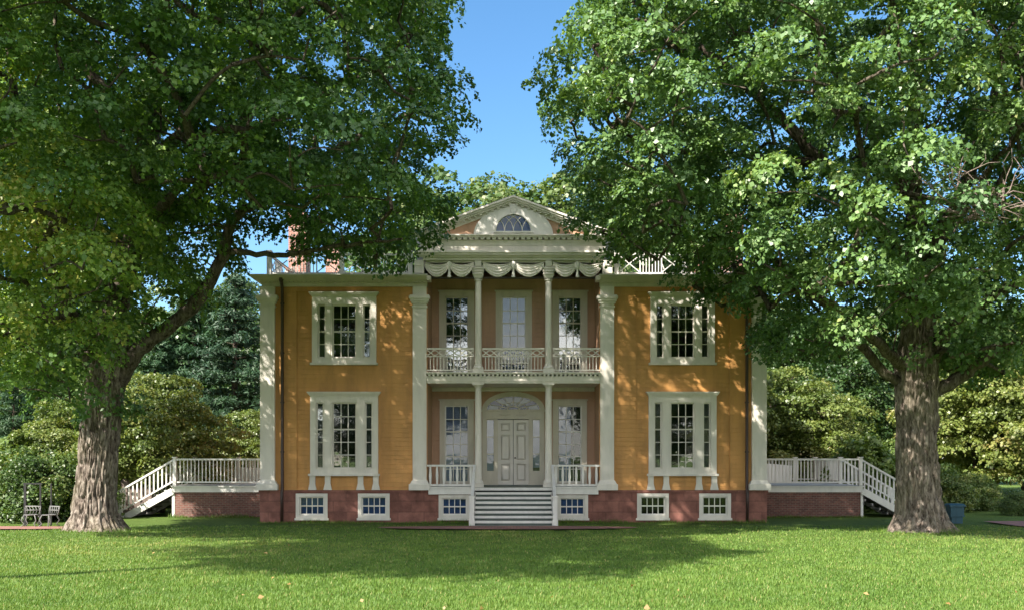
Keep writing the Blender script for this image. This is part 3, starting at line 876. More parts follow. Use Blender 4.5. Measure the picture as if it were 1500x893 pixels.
for cx in (-.64, -.32, 0, .32, .64):
    for sgn in (-1, 1):
        pts = []
        for t in np.linspace(0, 1, 14):
            xx = cx + sgn * 0.62 * (1 - math.cos(t * math.pi / 2)); zz = 10.585 + 0.62 * math.sin(t * math.pi / 2)
            if (xx / .64) ** 2 + ((zz - 10.585) / .63) ** 2 <= 1.02: pts.append((xx, -0.262, zz))
        if len(pts) > 1: tr.tube(pts, 0.014, 6)
tr.build('tracery', M['white'], lo)

# roofs, chimneys, roof balustrade
rf = MB()
rf.add([(-9.3, 0.0, 8.98), (9.3, 0.0, 8.98), (9.3, BACK, 8.98), (-9.3, BACK, 8.98), (-5, 5.5, 9.75), (5, 5.5, 9.75), (5, 8, 9.75), (-5, 8, 9.75)],
       [(0, 1, 5, 4), (1, 2, 6, 5), (2, 3, 7, 6), (3, 0, 4, 7), (4, 5, 6, 7)])
sl = (11.58 - 10.34) / 3.4
for s in (-1, 1):
    rf.add([(0, -0.5, 11.86), (s * 3.68, -0.5, 11.86 - sl * 3.68), (s * 3.68, 7, 11.86 - sl * 3.68), (0, 7, 11.86)], [(0, 1, 2, 3)])
rf.add([(-3.68, 6.9, 11.86 - sl * 3.68), (3.68, 6.9, 11.86 - sl * 3.68), (0, 6.9, 11.86)], [(0, 1, 2)])
for s in (-1, 1):
    rf.add([(s * 3.3, 0.5, 9.0), (s * 3.3, 6.9, 9.0), (s * 3.3, 6.9, 10.6), (s * 3.3, 0.5, 10.6)], [(0, 1, 2, 3)])
roof = rf.build('roof', M['slate'], house)
for x, y in ((-8.45, 3.0), (-8.0, 8.5), (8.65, 3.0), (8.1, 8.5)):
    c = MB(); c.cbox(x, y, 8.9, 11.6, 0.68, 0.95); c.cbox(x, y, 11.6, 11.68, 0.76, 1.03); c.cbox(x, y, 11.682, 11.8, 0.84, 1.1); c.cbox(x, y, 11.802, 11.95, 0.72, 0.98)
    c.build('chimney', M['chimney'], roof)
def lattice(mb, p, q):
    """One balustrade bay between points p and q: rails, balusters and crossed bars."""
    p, q = Vector(p), Vector(q)
    d = q - p; Ln = d.length
    up = Vector((0, 0, 1))
    for z, h in ((0.12, .06), (0.82, .07)):
        mb.bar(p + up * z, q + up * z, 0.08, h)
    n = max(2, round(Ln / 0.85))
    for i in range(n):
        a = p + d * (i / n); b = p + d * ((i + 1) / n); m_ = (a + b) / 2
        if i % 2 == 0:
            mb.bar(a + up * .15, b + up * .79, 0.03, .035); mb.bar(a + up * .79, b + up * .15, 0.031, .035)
            mb.bar(m_ + up * .15 - d.normalized() * .25, m_ + up * .47 - d.normalized() * .38, .03, .03)
        else:
            for k in range(1, 7):
                c = a + (b - a) * (k / 7)
                mb.bar(c + up * .15, c + up * .79, .03, .03, up=(0, 1, 0))
        mb.bar(b + up * .15, b + up * .79, .04, .04, up=(0, 1, 0))
for s in (-1, 1):
    r = MB()
    px = [3.78, 6.3, 8.95]
    for a, b in zip(px, px[1:]):
        lattice(r, (s * (a + .08), 0.05, 9.0), (s * (b - .08), 0.05, 9.0))
    lattice(r, (s * 8.95, 0.15, 9.0), (s * 8.95, 6.5, 9.0)); lattice(r, (s * 8.95, 6.7, 9.0), (s * 8.95, 13, 9.0))
    ro = r.build('roof_balustrade', M['white'], house)
    for x, y in ((px[0], .05), (px[1], .05), (px[2], .05), (px[2], 6.6), (px[2], 13.1)):
        q = MB(); q.cbox(s * x, y, 8.975, 9.9, 0.16, 0.16); q.cbox(s * x, y, 9.9, 9.95, 0.21, 0.21); q.build('post', M['white'], ro)

# downpipes
for x in (-8.44, 8.53):
    d = MB(); d.tube([(x, -0.30, 8.92), (x, -0.28, 8.78), (x, -0.10, 8.55), (x, -0.09, 1.3), (x, -0.16, 1.1), (x, -0.16, 0.05)], 0.055, 10)
    for z in (2.6, 4.4, 6.2, 8.0): d.lathe(x, -0.09, [(.05, z - .03), (.075, z - .03), (.075, z + .03), (.05, z + .03)], 10)
    d.lathe(x, -0.29, [(.05, 8.72), (.10, 8.86), (.10, 8.96)], 10)
    d.build('downpipe', M['pipe'], house)

# ------------------------------------------------------------------ side decks
DZ = 1.28
def deck(s, xe, label, has_pole):
    d = tag(empty('side_deck', (0, 0, 0)), label, 'deck', 'decks at the two ends of the mansion')
    Y0, Y1 = 3.4, 9.5
    x_in = 9.32
    X = lambda a, b: sorted((s * a, s * b))
    b = MB(); b.box(*X(x_in, xe - .06), Y0 + .02, Y1, -0.2, DZ - .27); b.build('brick_base', M['brick'], d)
    b = MB(); b.box(*X(x_in, xe), Y0 - .03, Y0 + .06, DZ - .27, DZ - .06); b.box(*X(x_in, xe + .04), Y0 - .09, Y0 + .06, DZ - .058, DZ - .02)
    b.box(*X(xe - .05, xe + .02), Y0 + .062, Y1, DZ - .27, DZ - .06); b.build('fascia', M['white'], d)
    b = MB(); b.box(*X(x_in, xe + .06), Y0 - .1, Y1, DZ - .018, DZ); b.build('deck_floor', M['deck_grey'], d)
    b = MB(); b.box(*X(xe - .07, xe + .03), Y0 + .0, Y0 + .09, -0.1, DZ - .272); b.build('corner_board', M['white'], d)
    def rail(p, q):
        p, q = Vector(p), Vector(q)
        r = MB(); up = Vector((0, 0, 1))
        r.bar(p + up * 1.04, q + up * 1.04, .11, .07); r.bar(p + up * .13, q + up * .13, .06, .06)
        n = round((q - p).length / 0.145)
        for i in range(1, n):
            c = p + (q - p) * (i / n)
            r.bar(c + up * .15, c + up * 1.01, .035, .035, up=(0, 1, 0))
        return r.build('railing', M['white'], d)
    def post(x, y, z0, h):
        b = MB(); b.cbox(x, y, z0, z0 + h, .13, .13); b.cbox(x, y, z0 + h, z0 + h + .04, .19, .19); b.build('post', M['white'], d)
    e = xe - .08
    rail((s * x_in, Y0, DZ), (s * (e - .07), Y0, DZ)); post(s * e, Y0, DZ, 1.1)
    rail((s * e, 6.0, DZ), (s * e, Y1, DZ)); post(s * e, 5.9, DZ, 1.1); post(s * e, Y1, DZ, 1.1); rail((s * (e - .07), Y1, DZ), (s * x_in, Y1, DZ))
    post(s * (xe - 1.0), Y1, DZ, 1.1)
    # solid white screen boards standing towards the back of the deck
    b = MB()
    for i in range(24):
        t = i / 24
        xa = x_in + .05 + t * 3.1
        b.box(*X(xa, xa + .125), Y1 - 1.2, Y1 - 1.16, DZ + .02, DZ + (.70 - .15 * (1 - t) if s < 0 else .62 + .22 * math.sin(t * 2.6)))
    b.build('screen', M['white'], d)
    # stairs leading down and away from the house
    stp = empty('stairs', (0, 0, 0), parent=d)
    n = 7; run = 0.315; rise = DZ / n
    for k in range(n):
        xa = xe + k * run; z = DZ - (k + 1) * rise
        if z > 0.02:
            b = MB(); b.box(*X(xa - .02, xa + run + .03), Y0 - .02, 5.85, z - .045, z); b.build('tread', M['deck_grey'], stp)
        b = MB(); b.box(*X(xa + .005, xa + .025), Y0 + .03, 5.8, z, z + rise - .05); b.build('riser', M['white'], stp)
    for yy in (Y0 - .02, 5.86):
        b = MB(); b.bar((s * xe, yy, DZ - .22), (s * (xe + n * run), yy, -.16), .05, .26); b.build('stringer', M['white'], stp)
    xl = xe + n * run - .12
    for yy in (Y0, 5.84):
        r = MB()
        p = Vector((s * e, yy, DZ)); q = Vector((s * xl, yy, 0.12)); up = Vector((0, 0, 1))
        r.bar(p + up * 1.04, q + up * .95, .11, .07); r.bar(p + up * .2, q + up * .13, .06, .06)
        m = 13
        for i in range(1, m):
            c = p + (q - p) * (i / m)
            r.bar(c + up * .2, c + up * 1.0, .05, .05, up=(0, 1, 0))
        r.cbox(s * xl, yy, -0.05, 1.02, .14, .14); r.cbox(s * xl, yy, 1.02, 1.07, .2, .2)
        r.build('stair_railing', M['white'], stp)
    return d
deck(-1, 13.6, 'white railed deck on brick base at the left end of the mansion', False)
deck(1, 13.95, 'white railed deck on brick base whose stairs end behind the right maple trunk', True)

# ------------------------------------------------------------------ furniture on the balcony
def chair(x, y, z, w, label):
    c = tag(empty('balcony_chair', (x, y, z)), label, 'chair')
    b = MB(); b.box(-w / 2, w / 2, -.24, .24, .42, .46); b.build('seat', M['white'], c)
    for sx in (-1, 1):
        for sy in (-1, 1):
            b = MB(); b.cbox(sx * (w / 2 - .03), sy * .2, 0.003, .42, .045, .045); b.build('leg', M['white'], c)
    b = MB()
    n = max(5, round(w / .09))
    for i in range(n):
        xx = -w / 2 + w * (i + .5) / n
        b.bar((xx, .22, .47), (xx, .30, .92), .03, .02, up=(0, 1, 0))
    pts = [(-w / 2, .22, .46)] + [(w / 2 * math.cos(a), .30, .88 + .12 * math.sin(a)) for a in np.linspace(math.pi, 0, 11)] + [(w / 2, .22, .46)]
    b.tube(pts, .024, 8)
    b.build('backrest', M['white'], c)
    b = MB()
    for sx in (-1, 1): b.tube([(sx * w / 2, -.22, .44), (sx * w / 2, -.22, .66), (sx * w / 2, .26, .68)], .02, 8)
    b.build('armrest', M['white'], c)
chair(2.25, 1.2, 5.5, .62, 'white spindle armchair with rounded back behind the right balcony railing')
chair(0.0, 1.2, 5.5, 1.15, 'white spindle bench before the pale central balcony window')

# ------------------------------------------------------------------ garden furniture and small things
fr = tag(empty('trellis', (-16.85, -1.6, 0.0)), 'black square iron frame standing behind the wire chairs by the left path', 'trellis')
b = MB()
for x in (-.27, .27):
    b.cbox(x, 0, 0, 1.45, .05 if x > 0 else .08, .05)
b.build('upright', M['black_iron'], fr)
b = MB(); b.cbox(0, 0, 1.45, 1.50, .66, .05); b.build('top_bar', M['black_iron'], fr)
po = MB(); po.cbox(0, 0, 0, 1.42, .045, .045); po.lathe(0, 0, [(.03, 1.42), (.035, 1.45), (0, 1.49)], 10)
po = po.build('garden_stake', M['black_iron']); po.location = (-16.25, -1.5, 0); tag(po, 'single thin black iron stake right of the square black frame', 'stake')
def wire_chair(x, y, rz, label):
    c = tag(empty('garden_chair', (x, y, 0.045), rz), label, 'chair', 'wire chairs by the left path')
    b = MB()
    b.tube([(.22 * math.cos(a), .2 * math.sin(a), .40) for a in np.linspace(0, 2 * math.pi, 21)], .016, 6)
    for k in range(-3, 4): b.bar((k * .06, -.17, .40), (k * .06, .17, .40), .015, .012)
    b.build('seat', M['grey_iron'], c)
    for sx in (-1, 1):
        for sy in (-1, 1):
            l = MB(); l.tube([(sx * .17, sy * .15, .40), (sx * .24, sy * .21, .22), (sx * .16, sy * .16, .10), (sx * .25, sy * .24, .0)], .018, 6); l.build('leg', M['grey_iron'], c)
    b = MB()
    b.tube([(-.22, .16, .40), (-.25, .2, .62), (-.25, .22, .68), (.25, .22, .68), (.25, .2, .62), (.22, .16, .40)], .02, 6)
    b.tube([(-.24, .19, .55), (.24, .19, .55)], .016, 6)
    for k in range(-2, 3): b.tube([(k * .1, .18, .42), (k * .1 + .03, .2, .55), (k * .1 - .03, .22, .67)], .012, 6)
    b.build('backrest', M['grey_iron'], c)
wire_chair(-16.4, -2.7, 0.1, 'pale wire garden chair in front of the black square frame')
wire_chair(-15.75, -2.75, -0.5, 'pale wire garden chair nearest the left maple trunk')
bn = tag(empty('storage_bin', (15.95, -0.5, 0.0)), 'blue teal wooden bin with overhanging lid just right of the right maple trunk', 'bin')
b = MB(); b.box(-.24, .24, -.22, .22, .30, .62); b.box(-.2, .2, -.2, .2, .02, .298); b.box(-.26, .26, -.24, .24, .27, .31); b.build('body', M['teal'], bn)
b = MB(); b.box(-.29, .29, -.27, .27, .62, .68); b.frustum(0, 0, .68, .73, .56, .46, .52, .4); b.build('lid', M['teal'], bn)
pw = MB(); pw.cbox(0, 0, 0, 1.38, .26, .26); pw.frustum(0, 0, 1.38, 1.5, .30, .12, .30, .12); pw.box(.13, 1.1, -.06, .06, .2, 1.15)
pw = pw.build('garden_gate_post', M['wood']); pw.location = (-16.1, 5.0, 0); tag(pw, 'weathered grey wooden post with plank screen beyond the foot of the left deck stairs', 'post')

# ------------------------------------------------------------------ foliage
def unit(a): return a / (np.linalg.norm(a, axis=-1, keepdims=True) + 1e-9)

def leaves(C, Nrm, R, nper, size, tint, droop=0.3, dome=0.35, aspect=0.8, jitter=0.55):
    """Kite-shaped leaves on dome-shaped sprays. Returns quads (n*4,3) and a tint per leaf."""
    n = len(C)
    up = np.array([0, 0, 1.0]); ref = np.where(np.abs(Nrm[:, 2:3]) > .9, np.array([[1.0, 0, 0]]), up[None])
    T = unit(np.cross(Nrm, ref)); B = np.cross(Nrm, T)
    rho = np.sqrt(rng.random((n, nper))); th = rng.random((n, nper)) * 2 * np.pi
    rad = np.cos(th)[..., None] * T[:, None] + np.sin(th)[..., None] * B[:, None]
    pos = C[:, None] + R[:, None, None] * (rho[..., None] * rad) + Nrm[:, None] * (R[:, None] * (dome * (1 - rho ** 2) + rng.normal(0, .13, (n, nper))))[..., None]
    ln = unit(Nrm[:, None] + jitter * rng.normal(size=(n, nper, 3)) + rad * (0.4 * rho)[..., None])
    la = rad + 0.6 * rng.normal(size=(n, nper, 3)); la[..., 2] -= droop
    la = unit(la - ln * np.sum(la * ln, -1, keepdims=True))
    lb = np.cross(ln, la)
    Ls = (size * rng.uniform(.5, 1.35, (n, nper)))[..., None]
    W = Ls * aspect
    fold = ln * Ls * 0.12
    V = np.stack([pos - la * Ls * .5, pos + lb * W * .5 + la * Ls * .05 + fold, pos + la * Ls * .5 - ln * Ls * .1, pos - lb * W * .5 + la * Ls * .05 + fold], 2)
    t = np.clip(tint[:, None] + rng.normal(0, .13, (n, nper)), 0, 1)
    return V.reshape(-1, 3), t.ravel()

def poisson(P, r):
    """Greedy thinning of random points to a minimum distance r."""
    cell = {}
    keep = []
    for i, p in enumerate(P):
        k = (int(p[0] // r), int(p[1] // r), int(p[2] // r))
        ok = True
        for dx in (-1, 0, 1):
            for dy in (-1, 0, 1):
                for dz in (-1, 0, 1):
                    for j in cell.get((k[0] + dx, k[1] + dy, k[2] + dz), ()):
                        q = P[j]
                        if (p[0] - q[0]) ** 2 + (p[1] - q[1]) ** 2 + (p[2] - q[2]) ** 2 < r * r: ok = False; break
                    if not ok: break
                if not ok: break
            if not ok: break
        if ok:
            cell.setdefault(k, []).append(i); keep.append(i)
    return P[keep]

def sprays(cent, out, cr, nspray, sr):
    """Small sprays spread over the upper and outer skin of each leaf clump."""
    n = len(cent)
    d = rng.normal(size=(n, nspray, 3)); d[..., 2] = np.abs(d[..., 2]) * 0.9 - 0.25
    d = unit(d + out[:, None] * 0.55)
    C = cent[:, None] + d * cr[:, None, None] * np.array([1, 1, .68]) * rng.uniform(.55, 1.05, (n, nspray, 1))
    Nn = unit(d * 0.75 + np.array([0, 0, .75]) + 0.2 * rng.normal(size=(n, nspray, 3)))
    R = sr * rng.uniform(.7, 1.3, (n, nspray))
    return C.reshape(-1, 3), Nn.reshape(-1, 3), R.ravel()

def poly_dist(pts, poly):
    """Distance to the outline (positive inside)."""
    x, y = pts[:, 0], pts[:, 1]
    inside = np.zeros(len(pts), bool); dist = np.full(len(pts), 1e9)
    m = len(poly)
    for i in range(m):
        x0, y0 = poly[i]; x1, y1 = poly[(i + 1) % m]
        c = ((y0 > y) != (y1 > y)) & (x < (x1 - x0) * (y - y0) / (y1 - y0 + 1e-12) + x0)
        inside ^= c
        dx, dy = x1 - x0, y1 - y0
        t = np.clip(((x - x0) * dx + (y - y0) * dy) / (dx * dx + dy * dy), 0, 1)
        dist = np.minimum(dist, np.hypot(x - x0 - t * dx, y - y0 - t * dy))
    return np.where(inside, dist, -dist)

def smooth_path(pts, k=6):
    pts = [np.array(p, float) for p in pts]
    P = [2 * pts[0] - pts[1]] + pts + [2 * pts[-1] - pts[-2]]
    out = []
    for i in range(1, len(P) - 2):
        for t in np.linspace(0, 1, k, endpoint=False):
            a, b, c, d = P[i - 1], P[i], P[i + 1], P[i + 2]
            out.append(.5 * ((2 * b) + (c - a) * t + (2 * a - 5 * b + 4 * c - d) * t * t + (3 * b - a - 3 * c + d) * t ** 3))
    out.append(pts[-1])
    return np.array(out)

def trunk_mesh(name, path, rad, roots, seed, ridge=0.065):
    """Big trunk: flared base with root lobes and deep bark ridges."""
    pth = smooth_path(path, 40)
    rr = np.interp(np.linspace(0, 1, len(pth)), np.linspace(0, 1, len(rad)), rad)
    nth = 260
    th = np.linspace(0, 2 * np.pi, nth, endpoint=False)
    z0 = pth[0, 2]
    P = np.zeros((len(pth), nth, 3))
    for i, c in enumerate(pth):
        h = max(0, c[2] - z0 - 0.25)
        lobe = sum(a * np.clip(np.cos((th - t0 + 0.10 * h * (1 if k % 2 else -1))), 0, 1) ** w for k, (t0, a, w) in enumerate(roots))
        r = rr[i] * (1 + (0.12 + 1.1 * lobe) * math.exp(-h / 0.38) + 0.3 * lobe * math.exp(-h / 1.2))
        q = np.stack([np.cos(th) * 3.1, np.sin(th) * 3.1, np.full(nth, c[2] * 0.5)], 1)
        w = vnoise(q, seed) * 2.2
        q2 = np.stack([np.cos(th) * 7.5 + w, np.sin(th) * 7.5 + w, np.full(nth, c[2] * 2.0)], 1)
        q3 = np.stack([np.cos(th) * 15 + w, np.sin(th) * 15, np.full(nth, c[2] * 4.0)], 1)
        rid = np.abs(vnoise(q2, seed + 1) - .5) * 2
        r = r * (0.94 + 0.12 * vnoise(q, seed + 5)) + ridge * (np.clip(rid * 2.4, 0, 1) - .7) * 1.3 + ridge * (vnoise(q3, seed + 2) - .5) * 1.1
        P[i, :, 0] = c[0] + np.cos(th) * r; P[i, :, 1] = c[1] + np.sin(th) * r; P[i, :, 2] = c[2]
    return grid_mesh(name, P, wrap=True)

def big_tree(label, base, trunk_path, trunk_rad, roots, limbs, poly, yc, depth, rc, leaf_mat, bark, seed, sep, tint_bias, gap, density, names):
    """A maple: modelled trunk and limbs, branches grown to every leaf clump, crown of single leaves."""
    root = tag(empty('maple_tree', base), label, 'tree', 'big maples in front of the mansion')
    B = np.array(base)
    tm = trunk_mesh('trunk', trunk_path - B, trunk_rad, roots, seed)
    link('trunk', tm, M[bark], root)
    nodes, owner = [], []
    for li, (pts, r0, r1) in enumerate(limbs):
        P = smooth_path(pts, 8)
        P[1:-1] += rng.normal(0, .025, P[1:-1].shape)
        R = np.linspace(1, 0, len(P)) ** 0.8 * (r0 - r1) + r1
        mb = MB(); mb.tube(P - B, list(R), 12); mb.build('limb', M['bark_limb'], root)
        nodes.extend(P[3:]); owner += [li] * len(P[3:])
    nodes = np.array(nodes)
    poly = np.array(poly)
    lo, hi = poly.min(0), poly.max(0)
    n = 60000
    q = rng.uniform(lo, hi, (n, 2))
    e = poly_dist(q, poly)
    k = e > 0.9; q, e = q[k], e[k]
    hd = depth * np.sqrt(np.clip(1 - (1 - np.minimum(e / rc, 1)) ** 2, 0, 1))
    t = rng.uniform(-1, 1, len(q))
    fz = yc(q[:, 0], q[:, 1])
    P = np.stack([q[:, 0], fz + t * hd, q[:, 1]], 1)
    s = np.minimum(e, hd * (1 - np.abs(t)))
    pr = np.exp(-np.maximum(s - 0.8, 0) / 1.2) + 0.04
    pr = pr * np.where((t > 0.15) & (q[:, 0] > -14.5), 0.5, 1.0)
    keep = (rng.random(len(P)) < pr * density)
    nz = 0.5 * vnoise(P * 0.38, seed + 9) + 0.5 * vnoise(P * 0.95, seed + 10)
    keep &= nz > gap
    keep &= ~((P[:, 1] > -1.3) & (P[:, 2] < 10.2) & (np.abs(P[:, 0]) < 10.5))
    keep &= P[:, 2] > 3.4 + 0.7 * np.maximum(0, -P[:, 1] - 9.0)
    sv = np.array(SUN_TO)
    for gx, gy, gz, gr in GAPS:
        w = P - np.array([gx, gy, gz])
        dist = np.linalg.norm(w - (w @ sv)[:, None] * sv, axis=1)
        keep &= (dist > gr) | (rng.random(len(P)) < .06)
    P = poisson(P[keep], sep)
    ctr = np.array([trunk_path[-1][0], np.mean(P[:, 1]), 8.5])
    out = unit(P - ctr)
    # branches: join clumps to the nearest wood, inner ones first
    order = np.argsort(np.min(np.linalg.norm(P[:, None] - nodes[None, ::4], axis=-1), axis=1))
    allp = list(nodes); par = [-1] * len(nodes); depthn = len(nodes)
    arr = np.zeros((len(nodes) + 2 * len(P), 3)); arr[:len(nodes)] = nodes; cnt = len(nodes)
    parent = np.full(len(arr), -1); tips = np.zeros(len(arr))
    for i in order:
        p = P[i] - np.array([0, 0, .25])
        d = np.linalg.norm(arr[:cnt] - p, axis=1) + 0.35 * np.maximum(arr[:cnt, 2] - p[2], 0)
        j = int(np.argmin(d))
        mid = (arr[j] + p) / 2 + rng.normal(0, .09, 3) + np.array([0, 0, .08 * d[j]])
        arr[cnt] = mid; parent[cnt] = j; arr[cnt + 1] = p; parent[cnt + 1] = cnt; tips[cnt + 1] = 1; cnt += 2
    for i in range(cnt - 1, len(nodes) - 1, -1):
        if parent[i] >= 0: tips[parent[i]] += tips[i]
    own = np.zeros(cnt, int); own[:len(nodes)] = owner
    brs = {}
    for i in range(len(nodes), cnt, 2):
        j = parent[i]
        own[i] = own[i + 1] = own[j]
        r = j
        while parent[r] >= 0: r = parent[r]
        br = brs.setdefault(r, MB())
        ra = min(.12, .017 * tips[i] ** .5 + .008)
        rb = min(ra, .017 * tips[i + 1] ** .5 + .004)
        pth = smooth_path([arr[j] - B, arr[i] - B, arr[i + 1] - B], 3)
        br.tube(pth, list(np.linspace(ra * 1.1, rb * .8, len(pth))), 5, cap=False)
    for br in brs.values(): br.build('branch', M['bark_limb'], root)
    cr = rng.uniform(.75, 1.25, len(P))
    C, Nn, R = sprays(P, out, cr, 11, 0.42)
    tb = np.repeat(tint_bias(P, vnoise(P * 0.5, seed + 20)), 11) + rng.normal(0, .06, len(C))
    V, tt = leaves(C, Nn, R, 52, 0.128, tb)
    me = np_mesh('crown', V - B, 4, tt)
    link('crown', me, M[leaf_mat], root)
    print(label, 'clumps', len(P), 'leaves', len(tt))
    return root

def pxm(x, y, Y):
    """World X, Z of a spot seen at pixel (x, y) at depth Y."""
    s = FOC / (CAMD + Y)
    return ((x - 750) / s - 0.05, CAMZ + (HORIZON_Y - y) / s)
def P3(x, y, Y):
    a, b = pxm(x, y, Y)
    return (a, Y, b)

TY = -7.0
# openings in the crowns, in line with the sun, that let it reach these places
GAPS = [(-12.7, -7.5, 0.5, 1.6), (-12.6, -7.5, 2.0, 1.4), (11.7, -7.6, 0.6, 1.7), (11.6, -7.6, 4.2, 1.3), (20.5, 4.5, 3.5, 2.0), (24, 6, 4.5, 2.2), (19, -6, .3, 2.4)]
polyL = [pxm(x, y, -8.5) for x, y in [(630, -160), (668, -80), (672, 0), (664, 50), (650, 100), (662, 150), (686, 200), (668, 245), (682, 290), (655, 330), (640, 368), (600, 405), (540, 400), (470, 408),
        (410, 398), (385, 365), (345, 345), (320, 395), (285, 455), (235, 490), (200, 540), (195, 590), (165, 665), (110, 665), (70, 615), (0, 606), (-90, 560), (-210, 440), (-330, 220), (-290, 20), (-110, -140), (150, -190), (420, -190)]]
baseL = (P3(143, 776, TY)[0], TY, float(zg(-12.4, TY)) - 0.28)
tp = np.array([baseL, P3(140, 740, TY), P3(143, 690, TY), P3(147, 630, TY), P3(151, 580, TY), P3(158, 535, TY), P3(164, 490, TY - .2), P3(170, 440, TY - .4)])
limbsL = [
    ([P3(165, 575, TY), P3(205, 510, TY - .1), P3(262, 468, TY - .3), P3(296, 430, TY - .5), P3(328, 372, TY - .8), P3(345, 320, -8), P3(420, 270, -8.3), P3(500, 215, -8.5), P3(580, 180, -8.6)], .25, .05),
    ([P3(330, 370, TY - .8), P3(420, 372, -8), P3(500, 360, -8.6), P3(590, 350, -9)], .09, .03),
    ([P3(170, 445, TY - .4), P3(195, 360, -7.6), P3(210, 250, -8), P3(222, 120, -8.2), P3(240, 0, -8.4), P3(250, -120, -8.6)], .36, .06),
    ([P3(150, 560, TY), P3(112, 480, -7.4), P3(75, 400, -8), P3(45, 280, -8.6), P3(20, 120, -9), P3(0, -60, -9)], .28, .05),
    ([P3(195, 360, -7.6), P3(270, 300, -7.2), P3(340, 215, -7), P3(378, 130, -7), P3(430, 10, -7), P3(455, -80, -7)], .25, .05),
    ([P3(340, 215, -7), P3(450, 150, -7.5), P3(560, 90, -8), P3(620, 20, -8.4)], .15, .04),
    ([P3(210, 250, -8), P3(300, 160, -8.8), P3(400, 60, -9.5), P3(520, -60, -10)], .18, .04),
    ([P3(170, 440, -7.4), P3(140, 380, -9.5), P3(120, 335, -11.5)], .2, .04),
    ([P3(200, 340, -7.6), P3(260, 280, -10), P3(300, 230, -11.5)], .18, .04),
    ([P3(112, 480, -7.4), P3(20, 440, -8), P3(-120, 400, -8.5), P3(-260, 330, -8.8)], .2, .04),
    ([P3(195, 360, -7.6), P3(220, 280, -5.5), P3(230, 200, -3.8), P3(240, 120, -2.6)], .2, .04),
    ([P3(215, 200, -8), P3(120, 90, -8.6), P3(40, -60, -9)], .2, .04),
]
rootsL = [(math.radians(200), .55, 6), (math.radians(250), .5, 9), (math.radians(290), .45, 9), (math.radians(335), .6, 6), (math.radians(30), .5, 6), (math.radians(110), .5, 5), (math.radians(160), .5, 6)]
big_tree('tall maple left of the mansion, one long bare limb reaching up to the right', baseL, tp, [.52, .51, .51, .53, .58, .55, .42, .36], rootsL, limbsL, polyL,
         lambda x, z: -9.6 + 5.0 * np.clip((-14 - x) / 4, 0, 1) - 2.2 * np.exp(-((x + 11.5) / 2.2) ** 2), 8.3, 6.0, 'leaf_left', 'bark_left', 11, 1.15, lambda P, n: 0.12 + 0.50 * n + 0.30 * np.exp(-((P[:, 0] + 11.6) / 2.2) ** 2 - ((P[:, 2] - 7.6) / 2.8) ** 2) * (P[:, 1] < -10) + 0.4 * np.clip((-10.5 - P[:, 0]) / 4, -.25, 1) * np.clip((-P[:, 1] - 7) / 4, .3, 1), 0.475, 1.0, 'left')  # left front clumps tinted yellower: sunlight painted into the leaf colour

polyR = [pxm(x, y, -8.5) for x, y in [(880, -130), (838, -70), (845, 0), (872, 30), (842, 66), (805, 92), (780, 150), (818, 190), (822, 238), (846, 275), (838, 312), (885, 345), (896, 374), (960, 405), (1000, 415), (1050, 452), (1105, 470),
        (1112, 520), (1170, 545), (1240, 550), (1300, 545), (1345, 530), (1385, 560), (1440, 565), (1500, 575), (1640, 560), (1760, 450), (1840, 200), (1780, 0), (1640, -140), (1400, -190), (1120, -190), (960, -170)]]
baseR = (P3(1347, 778, TY)[0], TY, float(zg(12.05, TY)) - 0.28)
tpR = np.array([baseR, P3(1346, 740, TY), P3(1344, 690, TY), P3(1343, 630, TY), P3(1343, 580, TY), P3(1343, 535, TY), P3(1345, 490, TY - .1), P3(1346, 440, TY - .2)])
limbsR = [
    ([P3(1335, 570, TY), P3(1285, 535, -7.1), P3(1255, 495, -7.3), P3(1215, 450, -7.6), P3(1150, 420, -8), P3(1080, 400, -8.4)], .16, .04),
    ([P3(1330, 545, TY), P3(1290, 505, -8), P3(1250, 465, -9), P3(1210, 440, -10), P3(1140, 400, -11)], .17, .04),
    ([P3(1346, 450, TY - .2), P3(1345, 380, -7.3), P3(1340, 300, -7.6), P3(1336, 220, -8), P3(1342, 100, -8.4), P3(1348, -40, -8.6), P3(1350, -130, -8.6)], .36, .06),
    ([P3(1360, 580, TY), P3(1412, 548, -7.2), P3(1465, 512, -7.6), P3(1550, 485, -8), P3(1680, 430, -8.4)], .22, .05),
    ([P3(1358, 545, TY), P3(1385, 490, -7.6), P3(1430, 450, -8.4), P3(1510, 400, -9.4), P3(1600, 320, -10)], .22, .05),
    ([P3(1345, 400, -7.2), P3(1385, 340, -7.6), P3(1425, 240, -8), P3(1470, 100, -8.2), P3(1510, -60, -8.4)], .26, .05),
    ([P3(1343, 390, -7.2), P3(1275, 320, -7.8), P3(1205, 240, -8), P3(1120, 150, -8.4), P3(1040, 80, -8.6), P3(960, 20, -8.7)], .24, .05),
    ([P3(1340, 300, -7.6), P3(1270, 180, -8), P3(1200, 60, -8.4), P3(1130, -70, -8.6)], .22, .05),
    ([P3(1205, 240, -8), P3(1100, 230, -8.4), P3(1000, 220, -8.8), P3(900, 190, -9)], .13, .03),
    ([P3(1215, 450, -7.6), P3(1100, 360, -8), P3(1000, 340, -8.2), P3(930, 320, -8.4)], .13, .03),
    ([P3(1346, 440, -7.2), P3(1330, 390, -9.5), P3(1310, 345, -11.5)], .2, .04),
    ([P3(1345, 380, -7.3), P3(1390, 315, -9.5), P3(1420, 260, -11.5)], .2, .04),
    ([P3(1345, 380, -7.3), P3(1335, 300, -5.4), P3(1325, 210, -3.6), P3(1320, 130, -2.4)], .2, .04),
    ([P3(1470, 100, -8.2), P3(1580, 20, -8.6), P3(1700, -60, -9)], .15, .04),
]
